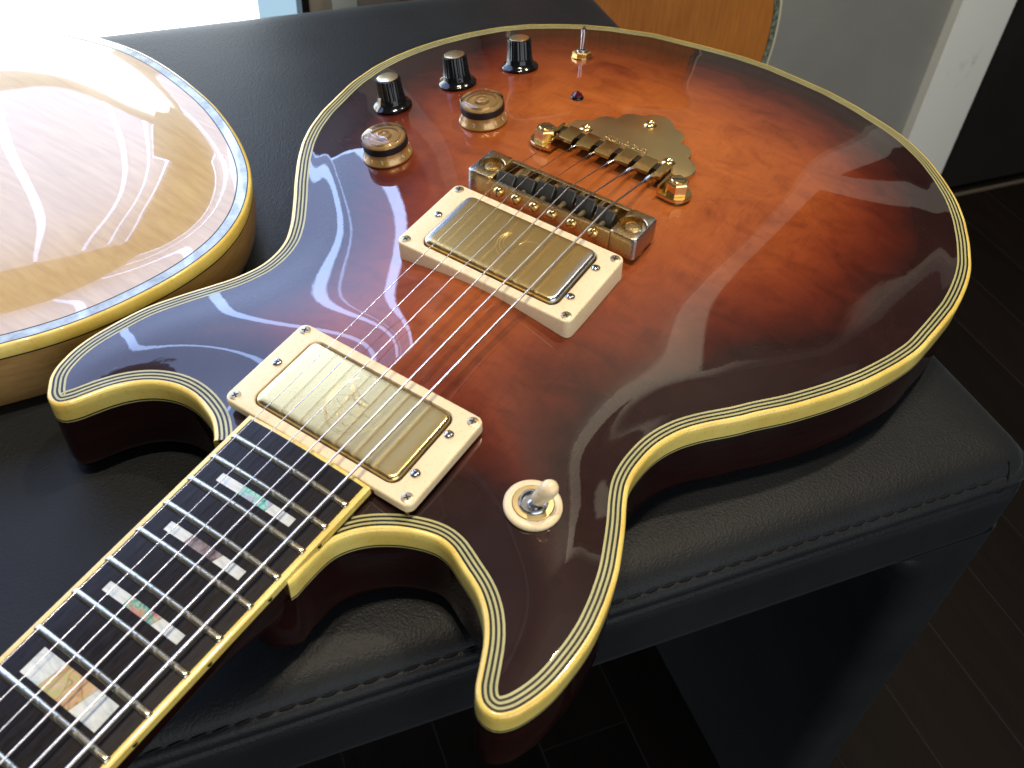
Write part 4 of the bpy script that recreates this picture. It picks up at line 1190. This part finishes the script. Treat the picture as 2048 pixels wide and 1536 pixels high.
# ------------------------------------------------------------------ blond guitar lying beside it
bg = thing('blond_guitar', (60, 270, BENCH_Z), 'natural blond electric guitar with abalone edging lying behind the sunburst guitar', 'electric guitar')
BO = [(-176, 318), (-166, 332), (-161, 349), (-168, 366), (-184, 377), (-186, 388), (-167, 395), (-132, 388), (-99, 374), (-65, 380), (-36, 401), (-5, 418), (30, 427), (66, 428),
      (101, 420), (133, 402), (162.4, 372.5), (175.6, 348.9), (184.0, 319.5), (187.3, 293.5), (185.2, 266.5), (179.3, 238.3), (172.0, 213.5), (161.6, 190.1), (152.8, 174.2),
      (142.0, 158.4), (133.0, 148.6), (120.0, 137.9), (106.0, 129.7), (86.9, 123.4), (63.8, 121.8), (46.5, 123.6), (28.8, 127.0), (13.0, 131.8), (-0.3, 137.6), (-12.5, 144.4),
      (-40, 161), (-68, 182), (-98, 200), (-133, 195), (-168, 187), (-200, 192), (-198, 205), (-181, 213), (-168, 228), (-166, 244), (-176, 262), (-184, 268)]
# densify, smooth a little
BQ = catmull(BO, 4.0)
for _ in range(4): BQ = BQ*0.5 + 0.25*(np.roll(BQ, 1, 0) + np.roll(BQ, -1, 0))
BQ = catmull(BQ, 2.5)
RIM = -4.0
bo = offset_steps(BQ, [0.6, 1.4, 2.0, 6.4, 7.0, 3.0, 10.0], 0.3)
def b_arch(d): return 7.5*ss((d-14)/36.) + 3.5*ss((d-14)/120.)
bgx = np.arange(-204, 196, 2.5); bgy = np.arange(112, 436, 2.5)
BX_, BY_ = np.meshgrid(bgx, bgy, indexing='ij')
BD = polydist(BX_, BY_, BQ[::2])
bin_ = inside(BX_, BY_, bo[7.0])
bh = b_arch(BD); bhb = blur(bh, inside(BX_, BY_, BQ).astype(float), 4.0); w_ = ss((BD-10)/30.)
BH = RIM + bh*(1-w_) + bhb*w_
e_ = bo[7.0]; nr = polydist(BX_, BY_, e_[::2]); sl_ = bin_ & (nr > 1.3)
ip = np.stack([BX_[sl_], BY_[sl_]], 1); ne = len(e_)
res = geometry.delaunay_2d_cdt([Vector(p) for p in e_] + [Vector(p) for p in ip], [(i, (i+1) % ne) for i in range(ne)], [list(range(ne))], 1, 1e-5)
vx = np.array([p[:] for p in res[0]]); dd = polydist(vx[:, 0], vx[:, 1], BQ[::2])
lut = {(round(a, 2), round(b_, 2)): z for a, b_, z in zip(BX_[sl_], BY_[sl_], BH[sl_])}
zz = np.array([lut.get((round(x, 2), round(y, 2)), RIM + float(b_arch(d_))) for (x, y), d_ in zip(vx, dd)])
btop = obj('carved_top', np.column_stack([vx, zz]), [tuple(f) for f in res[2]], M_BLOND, bg, sharp=None)
def r3(P, z): return [(p[0], p[1], z) for p in P]
def band(name, a, b_, za, zb, material, parent):
    vf = loft([r3(a, za-0.6), r3(a, za), r3(b_, zb), r3(b_, zb-0.6)], cap0=False, cap1=False)
    return obj(name, vf[0], vf[1], material, parent, sharp=50)
band('purfling_line', bo[1.4], bo[2.0], RIM+0.02, RIM+0.02, M_BLACKLINE, bg)
band('abalone_band', bo[2.0], bo[6.4], RIM, RIM, M_ABALONE_S, bg)
band('purfling_line', bo[6.4], bo[7.0], RIM+0.02, RIM+0.02, M_BLACKLINE, bg)
vf = loft([r3(bo[1.4], RIM-0.5), r3(bo[1.4], RIM), r3(bo[0.6], RIM-0.15), r3(BQ, RIM-0.9), r3(BQ, RIM-6.4), r3(bo[0.6], RIM-6.4)], cap0=False, cap1=False)
obj('binding', vf[0], vf[1], M_BIND, bg, sharp=60)
vf = loft([r3(bo[0.6], RIM-6.4), r3(BQ, RIM-6.4), r3(BQ, RIM-7.1), r3(bo[0.6], RIM-7.1)], cap0=False, cap1=False)
obj('side_line', vf[0], vf[1], M_BLACKLINE, bg)
vf = loft([r3(bo[0.6], RIM-7.1), r3(BQ, RIM-7.1), r3(BQ, RIM-17), r3(bo[0.6], RIM-24), r3(bo[2.0], RIM-30), r3(bo[6.4], RIM-37.4)], cap0=False, cap1=False)
obj('side', vf[0], vf[1], M_BLONDSIDE, bg, sharp=60)
vf = flat_fill(bo[6.4][::3], RIM-37.5)
obj('back', vf[0], vf[1], M_BLONDSIDE, bg)
vf = loft([[(x, 293 + s*y, z) for s, y, z in ((-1, 26, -3), (1, 26, -3), (1, 26, 4), (-1, 26, 4))] for x in (-150, -190, -330)] + [[(x, 293 + s*22, z) for s, z in ((-1, -22), (1, -22), (1, -16), (-1, -16))] for x in (-560,)])
obj('neck', vf[0], vf[1], M_EBONY, bg)

# ------------------------------------------------------------------ acoustic guitar standing between bench and wall
ac = thing('acoustic_guitar', uv(376, 500, -295), 'amber topped acoustic guitar with abalone edging standing behind the bench corner', 'acoustic guitar')
half = [(x*0.835, z*0.85-18.75) for x, z in [(0, -325), (60, -320), (118, -296), (162, -250), (190, -190), (200, -125), (191, -62), (163, 0), (134, 45), (122, 85), (128, 130), (143, 180), (144, 225), (120, 262), (70, 280), (28, 284)]]
AO = [(x, z) for x, z in half] + [(-x, z) for x, z in half[::-1] if x > 0]
AQ = catmull(AO, 6.0)
for _ in range(3): AQ = AQ*0.5 + 0.25*(np.roll(AQ, 1, 0) + np.roll(AQ, -1, 0))
ao = offset_steps(AQ, [2.6, 3.2, 8.4, 9.0], 0.4)
lean = math.radians(4.0)
def ap(P, w):     # body plane coordinates to world; w = depth behind the face
    out = []
    for x, z in P:
        out.append(tuple(uv(376 + x, 480 + w + math.tan(lean)*(z+125), z)))
    return out
def aband(name, a, b_, w, material, parent, dp=1.5):
    vf = loft([ap(a, w+dp), ap(a, w), ap(b_, w), ap(b_, w+dp)], cap0=False, cap1=False)
    return obj(name, vf[0], vf[1], material, parent, sharp=50)
vf = loft([ap(ao[9.0], 1.2), ap(ao[9.0], 0.0)]); obj('soundboard', vf[0], vf[1], M_AMBER, ac)
aband('purfling_line', ao[8.4], ao[9.0], -0.05, M_BLACKLINE, ac)
aband('abalone_band', ao[3.2], ao[8.4], 0.0, M_ABALONE_E, ac)
aband('purfling_line', ao[2.6], ao[3.2], -0.05, M_BLACKLINE, ac)
vf = loft([ap(ao[2.6], 2.0), ap(ao[2.6], 0.0), ap(AQ, 0.4), ap(AQ, 6.0), ap(ao[2.6], 6.0)], cap0=False, cap1=False); obj('binding', vf[0], vf[1], M_IVORY, ac, sharp=60)
vf = loft([ap(ao[2.6], 6.0), ap(AQ, 6.0), ap(AQ, 92.0), ap(ao[3.2], 94.0)], cap0=False); obj('side', vf[0], vf[1], M_MAHOGANY, ac, sharp=50)
nk = [[tuple(uv(376 + x, 480 + w + math.tan(lean)*(z+125), z)) for x, w in ((-26, -8), (26, -8), (22, 16), (-22, 16))] for z in (150, 284, 640)]
vf = loft(nk); obj('neck', vf[0], vf[1], M_MAHOGANY, ac)
sh = [(46*math.cos(2*math.pi*i/40), 95 + 46*math.sin(2*math.pi*i/40)) for i in range(40)]
vf = loft([ap(sh, -0.3), ap(sh, 0.9)]); obj('soundhole', vf[0], vf[1], M_DARK, ac)
br = [(x, z) for x, z in rrect(140, 24, 6, 4, 0, -20)]
vf = loft([ap(br, 0.5), ap(br, -8.0)]); obj('acoustic_bridge', vf[0], vf[1], M_EBONY, ac)
# low stand that carries it
gs = thing('guitar_stand', uv(376, 520, FLOOR_Z), 'low black stand under the acoustic guitar', 'guitar stand')
for s_ in (-1, 1):
    vf = tube([uv(376 + s_*70, 452, -285), uv(376 + s_*70, 458, -293), uv(376 + s_*70, 565, -295), uv(376 + s_*90, 565, FLOOR_Z+8)], 7, 10)
    obj('arm', vf[0], vf[1], M_FRAMEBLACK, gs)
vf = tube([uv(376 - 72, 563, -297), uv(376 + 72, 563, -297)], 6, 10); obj('crossbar', vf[0], vf[1], M_FRAMEBLACK, gs)
vf = tube([uv(376, 562, -297), uv(376, 480, FLOOR_Z+8)], 6, 10); obj('front_leg', vf[0], vf[1], M_FRAMEBLACK, gs)
